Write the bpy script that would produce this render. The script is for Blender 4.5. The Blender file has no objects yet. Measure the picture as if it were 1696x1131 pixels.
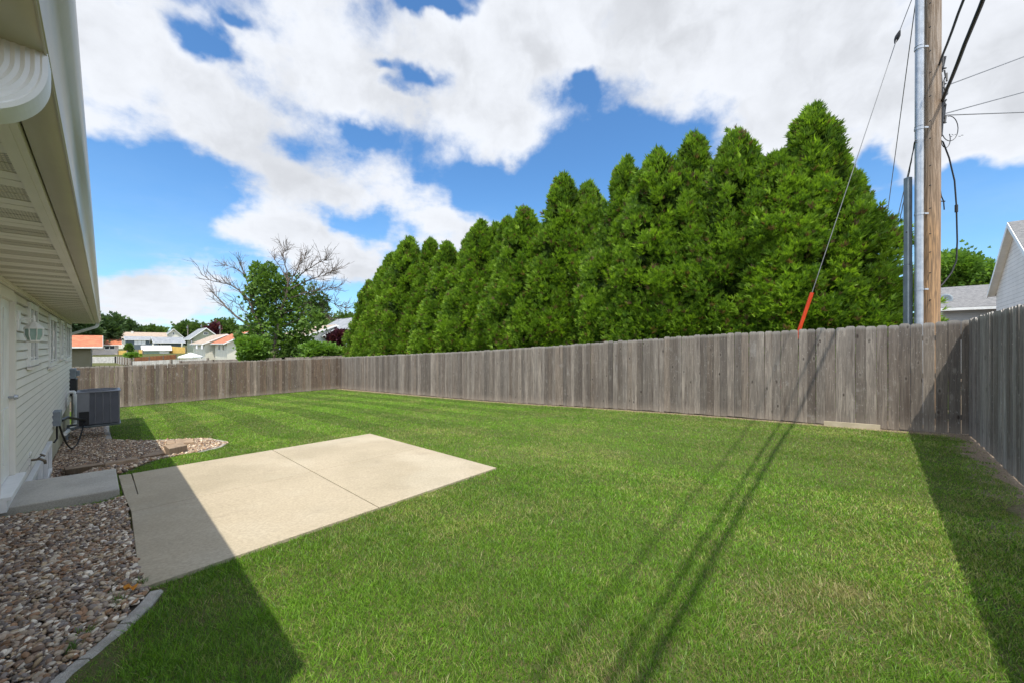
import bpy, math, random
import numpy as np
from mathutils import Vector
R=math.radians
random.seed(7); rng=np.random.default_rng(11)
S=bpy.context.scene; COL=S.collection
# ------------------------------------------------------------------ camera, sky, sun, exposure
F=640.; CX=848.; HY=570.            # focal length / principal column / horizon row of the 1696 px photo
cam=bpy.data.cameras.new('camera'); cam.lens=F/1696*36; cam.sensor_width=36; cam.shift_y=4.5/1696
cam.clip_start=.05; cam.clip_end=6000
co=bpy.data.objects.new('camera',cam); COL.objects.link(co); co.rotation_euler=(R(90),0,0); S.camera=co
n2=np.array([.687,.727]); d2=np.array([-.727,.687])   # n: from the house across the lawn, d: along the house, away
n2=n2/np.linalg.norm(n2); d2=d2/np.linalg.norm(d2)
SUN=np.array([.30*n2[0]+.365*d2[0],.30*n2[1]+.365*d2[1],-1.])   # direction the sunlight travels
sl=bpy.data.lights.new('sun','SUN'); sl.energy=4.2; sl.angle=R(.5); sl.color=(1,.95,.86)
so=bpy.data.objects.new('sun',sl); COL.objects.link(so); so.rotation_euler=Vector(SUN).to_track_quat('-Z','Y').to_euler()
S.view_settings.view_transform='Standard'; S.view_settings.look='None'; S.view_settings.exposure=0.42
S.view_settings.gamma=1; S.view_settings.use_curve_mapping=False
S.render.engine='CYCLES'
W=bpy.data.worlds.new("World"); S.world=W; W.use_nodes=True

class NT:
    def __init__(s,nt): s.nt=nt
    def n(s,t,**k):
        x=s.nt.nodes.new(t)
        for a,b in k.items():
            if a.startswith('i_'):
                x.inputs[int(a[2:])].default_value=b
            else: setattr(x,a,b)
        return x
    def l(s,a,b): s.nt.links.new(a,b)
    def m(s,op,a,b=None,c=None,clamp=False):
        x=s.n('ShaderNodeMath',operation=op); x.use_clamp=clamp
        for i,v in enumerate((a,b,c)):
            if v is None: continue
            if isinstance(v,(int,float)): x.inputs[i].default_value=v
            else: s.l(v,x.inputs[i])
        return x.outputs[0]
    def mr(s,v,a,b,c=0.,d=1.,smooth=True):
        x=s.n('ShaderNodeMapRange'); x.interpolation_type='SMOOTHSTEP' if smooth else 'LINEAR'
        s.l(v,x.inputs[0]); x.inputs[1].default_value=a; x.inputs[2].default_value=b; x.inputs[3].default_value=c; x.inputs[4].default_value=d
        return x.outputs[0]
    def mix(s,f,a,b,mode='MIX'):
        x=s.n('ShaderNodeMix',data_type='RGBA',blend_type=mode)
        for i,v in ((0,f),(6,a),(7,b)):
            if isinstance(v,(int,float)): x.inputs[i].default_value=v
            elif isinstance(v,tuple): x.inputs[i].default_value=(*v[:3],1)
            else: s.l(v,x.inputs[i])
        return x.outputs[2]
    def noise(s,vec,scale,detail=4,rough=.55,dist=0.):
        x=s.n('ShaderNodeTexNoise'); x.inputs['Scale'].default_value=scale; x.inputs['Detail'].default_value=detail
        x.inputs['Roughness'].default_value=rough; x.inputs['Distortion'].default_value=dist
        if vec is not None: s.l(vec,x.inputs['Vector'])
        return x.outputs[0]

def make_world():
    t=NT(W.node_tree); t.nt.nodes.clear()
    sky=t.n('ShaderNodeTexSky',sky_type='NISHITA'); sky.sun_disc=False
    sky.sun_elevation=math.atan2(1,math.hypot(SUN[0],SUN[1])); sky.sun_rotation=math.atan2(-SUN[0],-SUN[1])
    sky.air_density=1.0; sky.dust_density=.4; sky.ozone_density=3.0
    g=t.n('ShaderNodeTexCoord'); sp=t.n('ShaderNodeSeparateXYZ'); t.l(g.outputs['Generated'],sp.inputs[0])
    X,Y,Z=sp.outputs
    az=t.m('ARCTAN2',X,Y); el=t.m('ARCSINE',Z)
    cb=t.n('ShaderNodeCombineXYZ'); t.l(az,cb.inputs[0]); t.l(el,cb.inputs[1]); P=cb.outputs[0]
    # warp
    nz=t.n('ShaderNodeTexNoise'); nz.inputs['Scale'].default_value=3.2; nz.inputs['Detail'].default_value=5; nz.inputs['Roughness'].default_value=.6
    t.l(g.outputs['Generated'],nz.inputs['Vector'])
    w=t.n('ShaderNodeVectorMath',operation='SUBTRACT'); t.l(nz.outputs[1],w.inputs[0]); w.inputs[1].default_value=(.5,.5,.5)
    w2=t.n('ShaderNodeVectorMath',operation='MULTIPLY_ADD'); t.l(w.outputs[0],w2.inputs[0]); w2.inputs[1].default_value=(.15,.11,0); t.l(P,w2.inputs[2])
    nz2=t.n('ShaderNodeTexNoise'); nz2.inputs['Scale'].default_value=11.; nz2.inputs['Detail'].default_value=4; t.l(g.outputs['Generated'],nz2.inputs['Vector'])
    w3=t.n('ShaderNodeVectorMath',operation='SUBTRACT'); t.l(nz2.outputs[1],w3.inputs[0]); w3.inputs[1].default_value=(.5,.5,.5)
    w4=t.n('ShaderNodeVectorMath',operation='MULTIPLY_ADD'); t.l(w3.outputs[0],w4.inputs[0]); w4.inputs[1].default_value=(.11,.085,0); t.l(w2.outputs[0],w4.inputs[2])
    PW=w4.outputs[0]
    def ang(x,y):
        X=(x-CX)/F; Zz=-(y-HY)/F
        return math.atan2(X,1),math.asin(Zz/math.sqrt(X*X+1+Zz*Zz))
    def blob(x,y,rx,ry,wt):
        a,e=ang(x,y); a2,_=ang(x+rx,y); a1,_=ang(x-rx,y); _,e2=ang(x,y-ry); _,e1=ang(x,y+ry)
        ra=abs(a2-a1)/2; re=abs(e2-e1)/2
        q=t.n('ShaderNodeVectorMath',operation='MULTIPLY_ADD'); t.l(PW,q.inputs[0]); q.inputs[1].default_value=(1/ra,1/re,0); q.inputs[2].default_value=(-a/ra,-e/re,0)
        L=t.n('ShaderNodeVectorMath',operation='LENGTH'); t.l(q.outputs[0],L.inputs[0])
        return t.mr(L.outputs['Value'],.12,1.48,wt,0.)
    def K(L): return [(a/1.2114+100,b/1.2114,c/1.2114,e/1.2114,w) for a,b,c,e,w in L]
    B=K([(120,150,170,140,1.),(330,180,190,115,1.),(500,80,230,90,.9),(570,175,150,65,.9),(760,100,125,65,.9),(860,235,165,115,1.25),(100,262,110,34,.5),(320,290,90,50,.8),(560,350,135,50,.85),(430,320,70,40,.5),
       (500,400,150,45,.9),(430,465,100,45,.9),(540,505,190,60,1.05),(730,408,85,48,1.),(800,472,110,42,1.),(1100,60,290,110,1.15),(1360,150,330,115,1.3),(1640,150,220,210,1.4),(1400,290,140,60,1.),(1560,330,70,40,.4),
       (220,592,130,60,1.05),(150,560,60,25,.4),(560,530,110,35,.9),(960,25,130,45,.7),(1500,-120,900,150,1.2),(400,-110,420,110,.8),(1780,310,90,45,.8),(1215,315,60,25,.4),(110,610,120,60,.55),(560,200,170,60,.6),(420,250,150,45,.7),(650,320,60,40,.5),(70,40,150,70,.9),(210,30,120,40,.5),(1880,170,200,190,1.4),(1930,300,90,70,.9)])
    Ng=K([(280,92,60,44,.95),(320,60,40,22,.5),(375,45,48,18,.6),(735,12,80,26,1.1),(722,152,66,20,.62),(680,180,50,18,.55),(640,135,32,14,.5),(1050,185,28,52,.9),(600,268,50,22,.4),(480,290,40,18,.2),(575,450,56,18,.45),(650,435,18,40,.4),(205,390,190,85,.9),(900,385,130,50,.7),(1110,300,150,60,.9),(1645,325,50,45,.9),(1750,430,160,60,1.)])
    acc=None
    for b in B:
        v=blob(*b); acc=v if acc is None else t.m('ADD',acc,v)
    acc=t.m('MINIMUM',acc,1.25)
    for b in Ng: acc=t.m('SUBTRACT',acc,blob(*b[:4],b[4]*1.08))
    # general cover away from the photographed part of the sky
    hi=t.m('ADD',t.mr(Y,.45,.0,0,1),t.mr(el,.80,1.0,0,1),clamp=True)
    gen=t.mr(t.noise(g.outputs['Generated'],2.2,3),.42,.62,0,1.1)
    acc=t.m('ADD',acc,t.m('MULTIPLY',gen,hi))
    pl=t.n('ShaderNodeVectorMath',operation='DIVIDE'); zz=t.m('ADD',t.m('MAXIMUM',Z,0.),.16)
    cz=t.n('ShaderNodeCombineXYZ'); t.l(zz,cz.inputs[0]); t.l(zz,cz.inputs[1]); cz.inputs[2].default_value=1; t.l(g.outputs['Generated'],pl.inputs[0]); t.l(cz.outputs[0],pl.inputs[1])
    f1=t.noise(pl.outputs[0],3.0,9,.60,.15); f2=t.noise(g.outputs['Generated'],7.,8,.62)
    det=t.m('ADD',t.m('MULTIPLY',t.m('SUBTRACT',f1,.5),1.7),t.m('MULTIPLY',t.m('SUBTRACT',f2,.5),2.0))
    dens=t.m('ADD',acc,det)
    cov=t.mr(dens,.06,1.02)
    cov=t.m('MULTIPLY',cov,t.mr(Z,-.01,.04))
    # cloud brightness : thick parts greyer, edges bright
    f3=t.noise(PW,4.5,6,.55)
    shade=t.m('ADD',t.mr(dens,.7,1.9,0,.10),t.mr(f3,.42,.66,0,.14))
    tone=t.m('MULTIPLY',t.m('SUBTRACT',.735,shade),t.m('ADD',1.,t.m('MULTIPLY',hi,1.7)))  # unseen clouds behind and overhead are brightened to add ambient fill
    cc=t.n('ShaderNodeVectorMath',operation='SCALE'); cc.inputs[0].default_value=(.95,.985,1.05); t.l(tone,cc.inputs['Scale'])
    ss=t.n('ShaderNodeVectorMath',operation='MULTIPLY'); t.l(sky.outputs[0],ss.inputs[0]); ss.inputs[1].default_value=(.084,.128,.156)
    sc=ss.outputs[0]
    # thin veil towards the horizon and bluish wisps
    veil=t.m('MULTIPLY',t.mr(el,.42,.0,0,.42),t.mr(f1,.3,.7,.35,1.))
    sc=t.mix(veil,sc,(.42,.57,.72))
    col=t.mix(cov,sc,cc.outputs[0])
    bg=t.n('ShaderNodeBackground'); t.l(col,bg.inputs[0]); bg.inputs[1].default_value=1.0
    o=t.n('ShaderNodeOutputWorld'); t.l(bg.outputs[0],o.inputs[0])
make_world()
# ------------------------------------------------------------------ terrain
def sst(a,b,x):
    t=np.clip((x-a)/(b-a),0,1); return t*t*(3-2*t)
def terr(X,Y):
    X=np.asarray(X,float); Y=np.asarray(Y,float)
    p=X*n2[0]+Y*n2[1]; u=X*d2[0]+Y*d2[1]
    bl=sst(11,20,u); f=-.50*sst(6.8,10.3,u)*((1-sst(-.3,4.5,p))*(1-bl)+np.clip(1-(p+.3)/10.,0,1.1)*bl)+.12*sst(5,9.5,p)*(1-sst(2,12,u))
    f=f-.25*sst(6.5,7.6,u)*(1-sst(8.8,10.6,u))*(1-sst(-.55,.05,p))-.03*(1-sst(.0,.12,p))*(1-sst(6.4,7,u))
    near=-1.276-.0564*np.clip(Y,-4,26)+.0045*np.clip(X,-25,15)+f
    far=np.interp(Y,[26,58,80,110,160,400,2500],[-2.75,-2.8,-2.15,-1.6,-1.2,-1.4,-6.])
    w=np.maximum(sst(26.8,35,u),sst(-24,-34,X))
    return near*(1-w)+far*w
def gp(x,y,lo=.3,hi=300):
    t=(x-CX)/F; s=(y-HY)/F; a,b=lo,hi
    for _ in range(60):
        m=(a+b)/2
        if -s*m<float(terr(t*m,m)): b=m
        else: a=m
    return np.array([t*a,a,-s*a])
def px(x,y,Y): return np.array([(x-CX)/F*Y,Y,-(y-HY)/F*Y])
def H(u,p,z=0.): return np.array([n2[0]*p+d2[0]*u,n2[1]*p+d2[1]*u,z])
def up(x,p):      # u of the point at perpendicular offset p seen in column x
    t=(x-CX)/F; return p*(n2[0]-n2[1]*t)/(n2[1]+n2[0]*t)
def pu(x,u):
    t=(x-CX)/F; return u*(n2[1]+n2[0]*t)/(n2[0]-n2[1]*t)
# ------------------------------------------------------------------ materials
def attr(t,name):
    a=t.n('ShaderNodeAttribute'); a.attribute_name=name; return a
def mat(name,c,c2=None,scale=6,rough=.7,bump=0.,bscale=60,metal=0.,stretch=(1,1,1),spec=.4,detail=5,lo=.35,hi=.65,fine=0.,coord='pos'):
    m=bpy.data.materials.new(name); m.use_nodes=True; t=NT(m.node_tree); b=t.nt.nodes['Principled BSDF']
    b.inputs['Roughness'].default_value=rough; b.inputs['Metallic'].default_value=metal; b.inputs['Specular IOR Level'].default_value=spec
    g=t.n('ShaderNodeNewGeometry'); mp=t.n('ShaderNodeMapping'); t.l(g.outputs['Position'],mp.inputs[0]); mp.inputs['Scale'].default_value=stretch; v=mp.outputs[0]
    c2=c2 or tuple(x*.82 for x in c)
    col=t.mix(t.mr(t.noise(v,scale,detail),lo,hi),c2,c)
    if 'concrete'==name: col=t.mix(t.mr(t.noise(v,2.6,6,.7),.56,.72,0,.30),col,(.22,.18,.13)); col=t.mix(t.mr(t.noise(v,.7,3),.5,.7,0,.18),col,(.55,.5,.4))
    if fine: col=t.mix(fine,col,t.mix(t.mr(t.noise(v,scale*45,3,.7),.3,.7),(0.,0.,0.),(1.,1.,1.)),'OVERLAY')
    t.l(col,b.inputs['Base Color'])
    if bump:
        bp=t.n('ShaderNodeBump'); bp.inputs['Strength'].default_value=bump; bp.inputs['Distance'].default_value=.01
        t.l(t.noise(v,bscale,4,.6),bp.inputs['Height']); t.l(bp.outputs[0],b.inputs['Normal'])
    return m
def mat_attr(name,rough=.6,trans=.0,tint=(1,1,1),spec=.3,nstr=0.):
    m=bpy.data.materials.new(name); m.use_nodes=True; t=NT(m.node_tree); b=t.nt.nodes['Principled BSDF']
    b.inputs['Roughness'].default_value=rough; b.inputs['Specular IOR Level'].default_value=spec
    c=attr(t,'col').outputs[0]; t.l(c,b.inputs['Base Color'])
    if trans:
        tr=t.n('ShaderNodeBsdfTranslucent'); x=t.n('ShaderNodeVectorMath',operation='MULTIPLY'); t.l(c,x.inputs[0]); x.inputs[1].default_value=(1.25,1.35,.55); t.l(x.outputs[0],tr.inputs[0])
        mx=t.n('ShaderNodeMixShader'); mx.inputs[0].default_value=trans; t.l(b.outputs[0],mx.inputs[1]); t.l(tr.outputs[0],mx.inputs[2])
        t.l(mx.outputs[0],t.nt.nodes['Material Output'].inputs[0])
    return m
M={}
M['leaf']=mat_attr('leaf',.5,.35); M['grass']=mat_attr('grass_blade',.45,.35,spec=.35); M['stone']=mat_attr('stone',.6)
M['siding']=mat('vinyl_siding',(.78,.75,.69),(.73,.70,.64),1.5,.45,.08,200)
def lap_shade():  # shadow line along each lap, painted into the siding colour
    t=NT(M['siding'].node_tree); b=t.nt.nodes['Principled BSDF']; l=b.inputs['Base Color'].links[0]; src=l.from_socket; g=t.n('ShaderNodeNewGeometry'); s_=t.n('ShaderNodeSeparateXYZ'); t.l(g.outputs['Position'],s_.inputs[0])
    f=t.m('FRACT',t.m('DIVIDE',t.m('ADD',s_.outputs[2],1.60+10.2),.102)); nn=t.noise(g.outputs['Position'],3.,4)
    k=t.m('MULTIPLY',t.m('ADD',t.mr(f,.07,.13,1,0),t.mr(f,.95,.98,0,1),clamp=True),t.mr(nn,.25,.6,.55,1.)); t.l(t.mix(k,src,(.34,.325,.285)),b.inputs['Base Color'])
lap_shade()
M['soffit']=mat('soffit_vinyl',(.73,.70,.625),(.69,.66,.585),2,.5,.05,150)
M['gutter']=mat('gutter_metal',(.47,.435,.34),(.43,.395,.31),3,.3,.03,60,spec=.55)
M['white_pvc']=mat('white_trim',(.80,.80,.77),(.72,.72,.69),4,.4,.05,100)
M['gutter_white']=mat('white_downspout',(.78,.79,.79),(.70,.70,.69),6,.35,.05,80)
M['concrete']=mat('concrete',(.385,.32,.222),(.33,.275,.187),1.1,.85,.12,160,fine=.13)
M['concrete2']=mat('concrete_step',(.44,.41,.35),(.36,.335,.285),2.2,.85,.12,160,fine=.15)
M['curb']=mat('curb_concrete',(.40,.37,.32),(.27,.25,.21),9,.9,.6,120,fine=.35)
M['paver']=mat('brown_paver',(.36,.26,.17),(.24,.17,.11),7,.9,.5,90,fine=.25)
M['foundation']=mat('foundation',(.50,.47,.34),(.43,.40,.29),3,.85,.3,80)
M['shingle']=mat('shingle_gray',(.21,.205,.20),(.12,.12,.12),7,.9,.5,60,stretch=(1,1,5),fine=.3)
M['glass']=mat('window_glass',(.05,.06,.07),(.03,.035,.04),2,.06,spec=.9)
M['curtain']=mat('pale_shade',(.6,.6,.58),None,4,.8)
M['ac']=mat('ac_metal',(.15,.15,.16),(.15,.15,.16),4,.45,spec=.5)
M['ac_light']=mat('ac_panel',(.22,.22,.235),(.19,.19,.205),4,.45,spec=.5)
M['dark']=mat('dark_plastic',(.02,.02,.022),None,5,.5)
M['box']=mat('gray_box',(.22,.25,.27),(.18,.2,.22),5,.5)
M['galv']=mat('galvanized',(.42,.44,.46),(.33,.35,.37),8,.38,metal=.55,fine=.15)
M['guard']=mat('pole_guard',(.20,.235,.26),(.16,.19,.21),5,.55,metal=.2)
M['wire']=mat('wire_black',(.015,.015,.017),None,5,.5)
M['strand']=mat('steel_strand',(.20,.20,.20),None,5,.5,metal=.4)
M['red']=mat('red_guard',(.75,.07,.015),(.62,.05,.01),5,.4)
M['brass']=mat('dull_brass',(.16,.13,.09),None,9,.45,metal=.7)
M['plank']=mat('pale_plank',(.55,.47,.33),(.45,.38,.26),5,.8)
M['rooforange']=mat('roof_orange',(.46,.165,.08),(.33,.11,.055),2.5,.85,fine=.2)
M['roofbeige']=mat('roof_beige',(.38,.30,.23),(.31,.24,.18),1.5,.9,fine=.2)
M['roofgray']=mat('roof_gray',(.27,.28,.29),(.2,.21,.22),1.5,.9,fine=.2)
M['yellowfence']=mat('yellow_fence',(.66,.44,.12),(.55,.36,.1),2,.8)
M['cedar']=mat('cedar_fence',(.50,.21,.09),(.38,.15,.07),2,.8)
M['whitefence']=mat('whitewashed_fence',(.52,.50,.46),(.38,.36,.33),3,.85)
def wallmat(name,c,k=.9,sc=8.):   # horizontal lap siding for distant walls
    m=bpy.data.materials.new(name); m.use_nodes=True; t=NT(m.node_tree); b=t.nt.nodes['Principled BSDF']; b.inputs['Roughness'].default_value=.7
    g=t.n('ShaderNodeNewGeometry'); s=t.n('ShaderNodeSeparateXYZ'); t.l(g.outputs['Position'],s.inputs[0])
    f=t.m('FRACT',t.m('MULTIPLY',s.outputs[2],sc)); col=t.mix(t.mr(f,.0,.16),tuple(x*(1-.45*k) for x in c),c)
    col=t.mix(t.mr(t.noise(g.outputs['Position'],1.2,4),.3,.7,0,.16),col,(.2,.2,.18)); t.l(col,b.inputs['Base Color'])
    bp=t.n('ShaderNodeBump'); bp.inputs['Strength'].default_value=.5; bp.inputs['Distance'].default_value=.03; t.l(f,bp.inputs['Height']); t.l(bp.outputs[0],b.inputs['Normal'])
    return m
M['w_olive']=wallmat('siding_olive',(.15,.135,.085),.8); M['w_cream']=wallmat('siding_cream',(.76,.72,.60),.3); M['w_pink']=wallmat('siding_pinkish',(.66,.56,.50),.2)
M['w_white']=wallmat('siding_white',(.80,.81,.80),1.1,6.); M['w_gray']=wallmat('siding_gray',(.42,.43,.43),.6); M['w_slate']=wallmat('siding_slate',(.09,.12,.14),.4); M['w_green']=wallmat('siding_green',(.44,.46,.33),.3)
M['w_mint']=wallmat('siding_mint',(.36,.48,.38),.3); M['w_block']=mat('plaster_base',(.66,.64,.58),None,2,.8)
def wood_mat():
    m=bpy.data.materials.new('weathered_wood'); m.use_nodes=True; t=NT(m.node_tree); b=t.nt.nodes['Principled BSDF']; b.inputs['Roughness'].default_value=.85; b.inputs['Specular IOR Level'].default_value=.2
    uv=t.n('ShaderNodeUVMap'); uv.uv_map='UVMap'            # u across the boards (m), v height (m)
    g=t.n('ShaderNodeMapping'); t.l(uv.outputs[0],g.inputs[0])
    a=attr(t,'col'); sx=t.n('ShaderNodeSeparateXYZ'); t.l(g.outputs[0],sx.inputs[0])
    off=attr(t,'seed').outputs['Fac']
    def cv(a_,b_,w=0.):
        c=t.n('ShaderNodeCombineXYZ'); t.l(t.m('MULTIPLY',sx.outputs[0],a_),c.inputs[0]); t.l(t.m('ADD',t.m('MULTIPLY',sx.outputs[1],b_),off),c.inputs[1]); t.l(off,c.inputs[2]); return c.outputs[0]
    gr=t.noise(cv(55,2.2),1,5,.65,1.2); st=t.noise(cv(7,.9),1,4,.6,.6); fl=t.noise(cv(60,16),1,3,.6)
    col=t.mix(t.mr(st,.32,.7),t.mix(.55,a.outputs[0],(.10,.075,.06)),a.outputs[0])
    col=t.mix(t.mr(gr,.40,.60,.0,.85),col,t.mix(.65,a.outputs[0],(.06,.05,.045)))
    col=t.mix(t.mr(fl,.60,.74,0,.6),col,(.46,.42,.37))
    # knots with a pale ring
    vo=t.n('ShaderNodeTexVoronoi'); vo.inputs['Scale'].default_value=1; t.l(cv(7.2,3.4),vo.inputs['Vector']); kd=vo.outputs['Distance']
    kd=t.m('ADD',kd,t.m('MULTIPLY',t.m('SUBTRACT',fl,.5),.16));
    sc_=t.n('ShaderNodeSeparateColor'); t.l(vo.outputs['Color'],sc_.inputs[0]); pr=t.mr(sc_.outputs[0],.15,.5,0,1)
    col=t.mix(t.m('MULTIPLY',pr,t.mr(kd,.10,.27,.5,.0)),col,(.34,.30,.25)); col=t.mix(t.m('MULTIPLY',t.mr(sc_.outputs[1],.1,.6,.3,1.),t.mr(kd,.05,.18,.95,.0)),col,(.045,.032,.026))
    dk=t.noise(cv(16,.55),1,5,.7); col=t.mix(t.mr(dk,.52,.66,0,.62),col,(.085,.062,.048)); wp=t.noise(cv(3.1,2.4),1,5,.7); col=t.mix(t.mr(wp,.60,.72,0,.45),col,(.34,.315,.285))
    # damp, lichen-dark and sun-bleached ends
    col=t.mix(t.mr(sx.outputs[1],1.74,1.82,0,.35),col,(.5,.47,.42)); col=t.mix(t.mr(t.m('ADD',sx.outputs[1],t.m('MULTIPLY',st,.3)),.40,.12,0,.28),col,(.42,.36,.28))
    t.l(col,b.inputs['Base Color'])
    bp=t.n('ShaderNodeBump'); bp.inputs['Strength'].default_value=.5; bp.inputs['Distance'].default_value=.006; t.l(gr,bp.inputs['Height']); t.l(bp.outputs[0],b.inputs['Normal'])
    return m
M['fence']=wood_mat()
def pole_mat():
    m=bpy.data.materials.new('pole_wood'); m.use_nodes=True; t=NT(m.node_tree); b=t.nt.nodes['Principled BSDF']; b.inputs['Roughness'].default_value=.85
    g=t.n('ShaderNodeNewGeometry'); mp=t.n('ShaderNodeMapping'); t.l(g.outputs['Position'],mp.inputs[0]); mp.inputs['Scale'].default_value=(45,45,1.6)
    s=t.n('ShaderNodeSeparateXYZ'); t.l(g.outputs['Position'],s.inputs[0])
    gr=t.noise(mp.outputs[0],1,6,.65,.8); mp2=t.n('ShaderNodeMapping'); t.l(g.outputs['Position'],mp2.inputs[0]); mp2.inputs['Scale'].default_value=(6,6,.7); st=t.noise(mp2.outputs[0],1,4)
    base=t.mix(t.mr(t.m('ADD',s.outputs[2],t.m('MULTIPLY',st,2.)),2.6,5.2),(.42,.25,.12),(.31,.255,.205))
    base=t.mix(t.mr(st,.45,.7,0,.6),base,(.30,.20,.12)); col=t.mix(t.mr(gr,.40,.62,.85,0.),base,(.13,.085,.05)); t.l(col,b.inputs['Base Color'])
    bp=t.n('ShaderNodeBump'); bp.inputs['Strength'].default_value=.7; bp.inputs['Distance'].default_value=.01; t.l(gr,bp.inputs['Height']); t.l(bp.outputs[0],b.inputs['Normal'])
    return m
M['pole']=pole_mat()
def ground_mat():
    m=bpy.data.materials.new('soil_and_thatch'); m.use_nodes=True; t=NT(m.node_tree); b=t.nt.nodes['Principled BSDF']; b.inputs['Roughness'].default_value=.95; b.inputs['Specular IOR Level'].default_value=.1
    g=t.n('ShaderNodeNewGeometry').outputs['Position']; s=t.n('ShaderNodeSeparateXYZ'); t.l(g,s.inputs[0])
    gr=t.mix(t.mr(t.noise(g,.35,5),.35,.65),(.055,.075,.020),(.09,.10,.035)); gr=t.mix(t.mr(t.noise(g,40,4,.7),.42,.66,0,.8),gr,(.13,.10,.05))
    p=t.m('ADD',t.m('MULTIPLY',s.outputs[0],float(n2[0])),t.m('MULTIPLY',s.outputs[1],float(n2[1])))
    u=t.m('ADD',t.m('MULTIPLY',s.outputs[0],float(d2[0])),t.m('MULTIPLY',s.outputs[1],float(d2[1])))
    nn=t.noise(g,2.2,4); nf=t.noise(g,60,3,.7)
    dirt=t.mix(t.mr(nf,.35,.7),(.16,.115,.075),(.34,.27,.19))
    # bare strips along the fences, bare earth at the right-hand return
    st=t.m('MAXIMUM',t.mr(t.m('ADD',p,t.m('MULTIPLY',nn,.25)),9.42,9.55),t.mr(t.m('SUBTRACT',t.m('MULTIPLY',nn,.9),u),1.12,1.4))
    far=t.mr(u,26,30,1,0); st=t.m('MULTIPLY',st,far)
    t.l(t.mix(st,gr,dirt),b.inputs['Base Color'])
    bp=t.n('ShaderNodeBump'); bp.inputs['Strength'].default_value=.6; bp.inputs['Distance'].default_value=.02; t.l(nf,bp.inputs['Height']); t.l(bp.outputs[0],b.inputs['Normal'])
    return m
M['ground']=ground_mat()
M['bedsoil']=mat('bed_soil',(.14,.11,.08),(.07,.055,.04),14,.95,.6,60)
# ------------------------------------------------------------------ mesh helpers
WL={}
def tag(o,label=None,cat=None,group=None,kind=None):
    if label: o['label']=label
    if cat: o['category']=cat
    if group: o['group']=group
    if kind: o['kind']=kind
    return o
def thing(name,loc,label,cat,group=None):
    o=bpy.data.objects.new(name,None); o.empty_display_size=.2; COL.objects.link(o); o.location=tuple(float(v) for v in loc); WL[o]=np.array(o.location); tag(o,label,cat,group); return o
def link_mesh(name,V,faces,m,parent=None,smooth=False,origin=None,attrs=None):
    V=np.asarray(V,float).reshape(-1,3)
    if parent is not None: org=WL[parent]
    elif origin is not None: org=np.asarray(origin,float)
    else: org=np.array([V[:,0].mean(),V[:,1].mean(),V[:,2].min()])
    me=bpy.data.meshes.new(name)
    if isinstance(faces,np.ndarray):
        k=faces.shape[1]; nf=len(faces); me.vertices.add(len(V)); me.vertices.foreach_set('co',(V-org).astype(np.float32).ravel())
        me.loops.add(nf*k); me.loops.foreach_set('vertex_index',faces.astype(np.int32).ravel()); me.polygons.add(nf)
        me.polygons.foreach_set('loop_start',np.arange(0,nf*k,k,dtype=np.int32)); me.polygons.foreach_set('loop_total',np.full(nf,k,dtype=np.int32)); me.update(calc_edges=True)
    else: me.from_pydata([tuple(v) for v in (V-org)],[],faces)
    if smooth: me.polygons.foreach_set('use_smooth',[True]*len(me.polygons))
    if attrs:
        for k,a in attrs.items():
            a=np.asarray(a,np.float32)
            if a.ndim==2:
                at=me.attributes.new(k,'FLOAT_COLOR','POINT'); at.data.foreach_set('color',np.c_[a,np.ones(len(a))].astype(np.float32).ravel())
            else:
                at=me.attributes.new(k,'FLOAT','POINT'); at.data.foreach_set('value',a)
    if isinstance(m,(list,tuple)):
        for x in m: me.materials.append(x)
    elif m is not None: me.materials.append(m)
    o=bpy.data.objects.new(name,me); COL.objects.link(o); WL[o]=org
    if parent is not None: o.parent=parent
    else: o.location=tuple(org)
    return o
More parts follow.
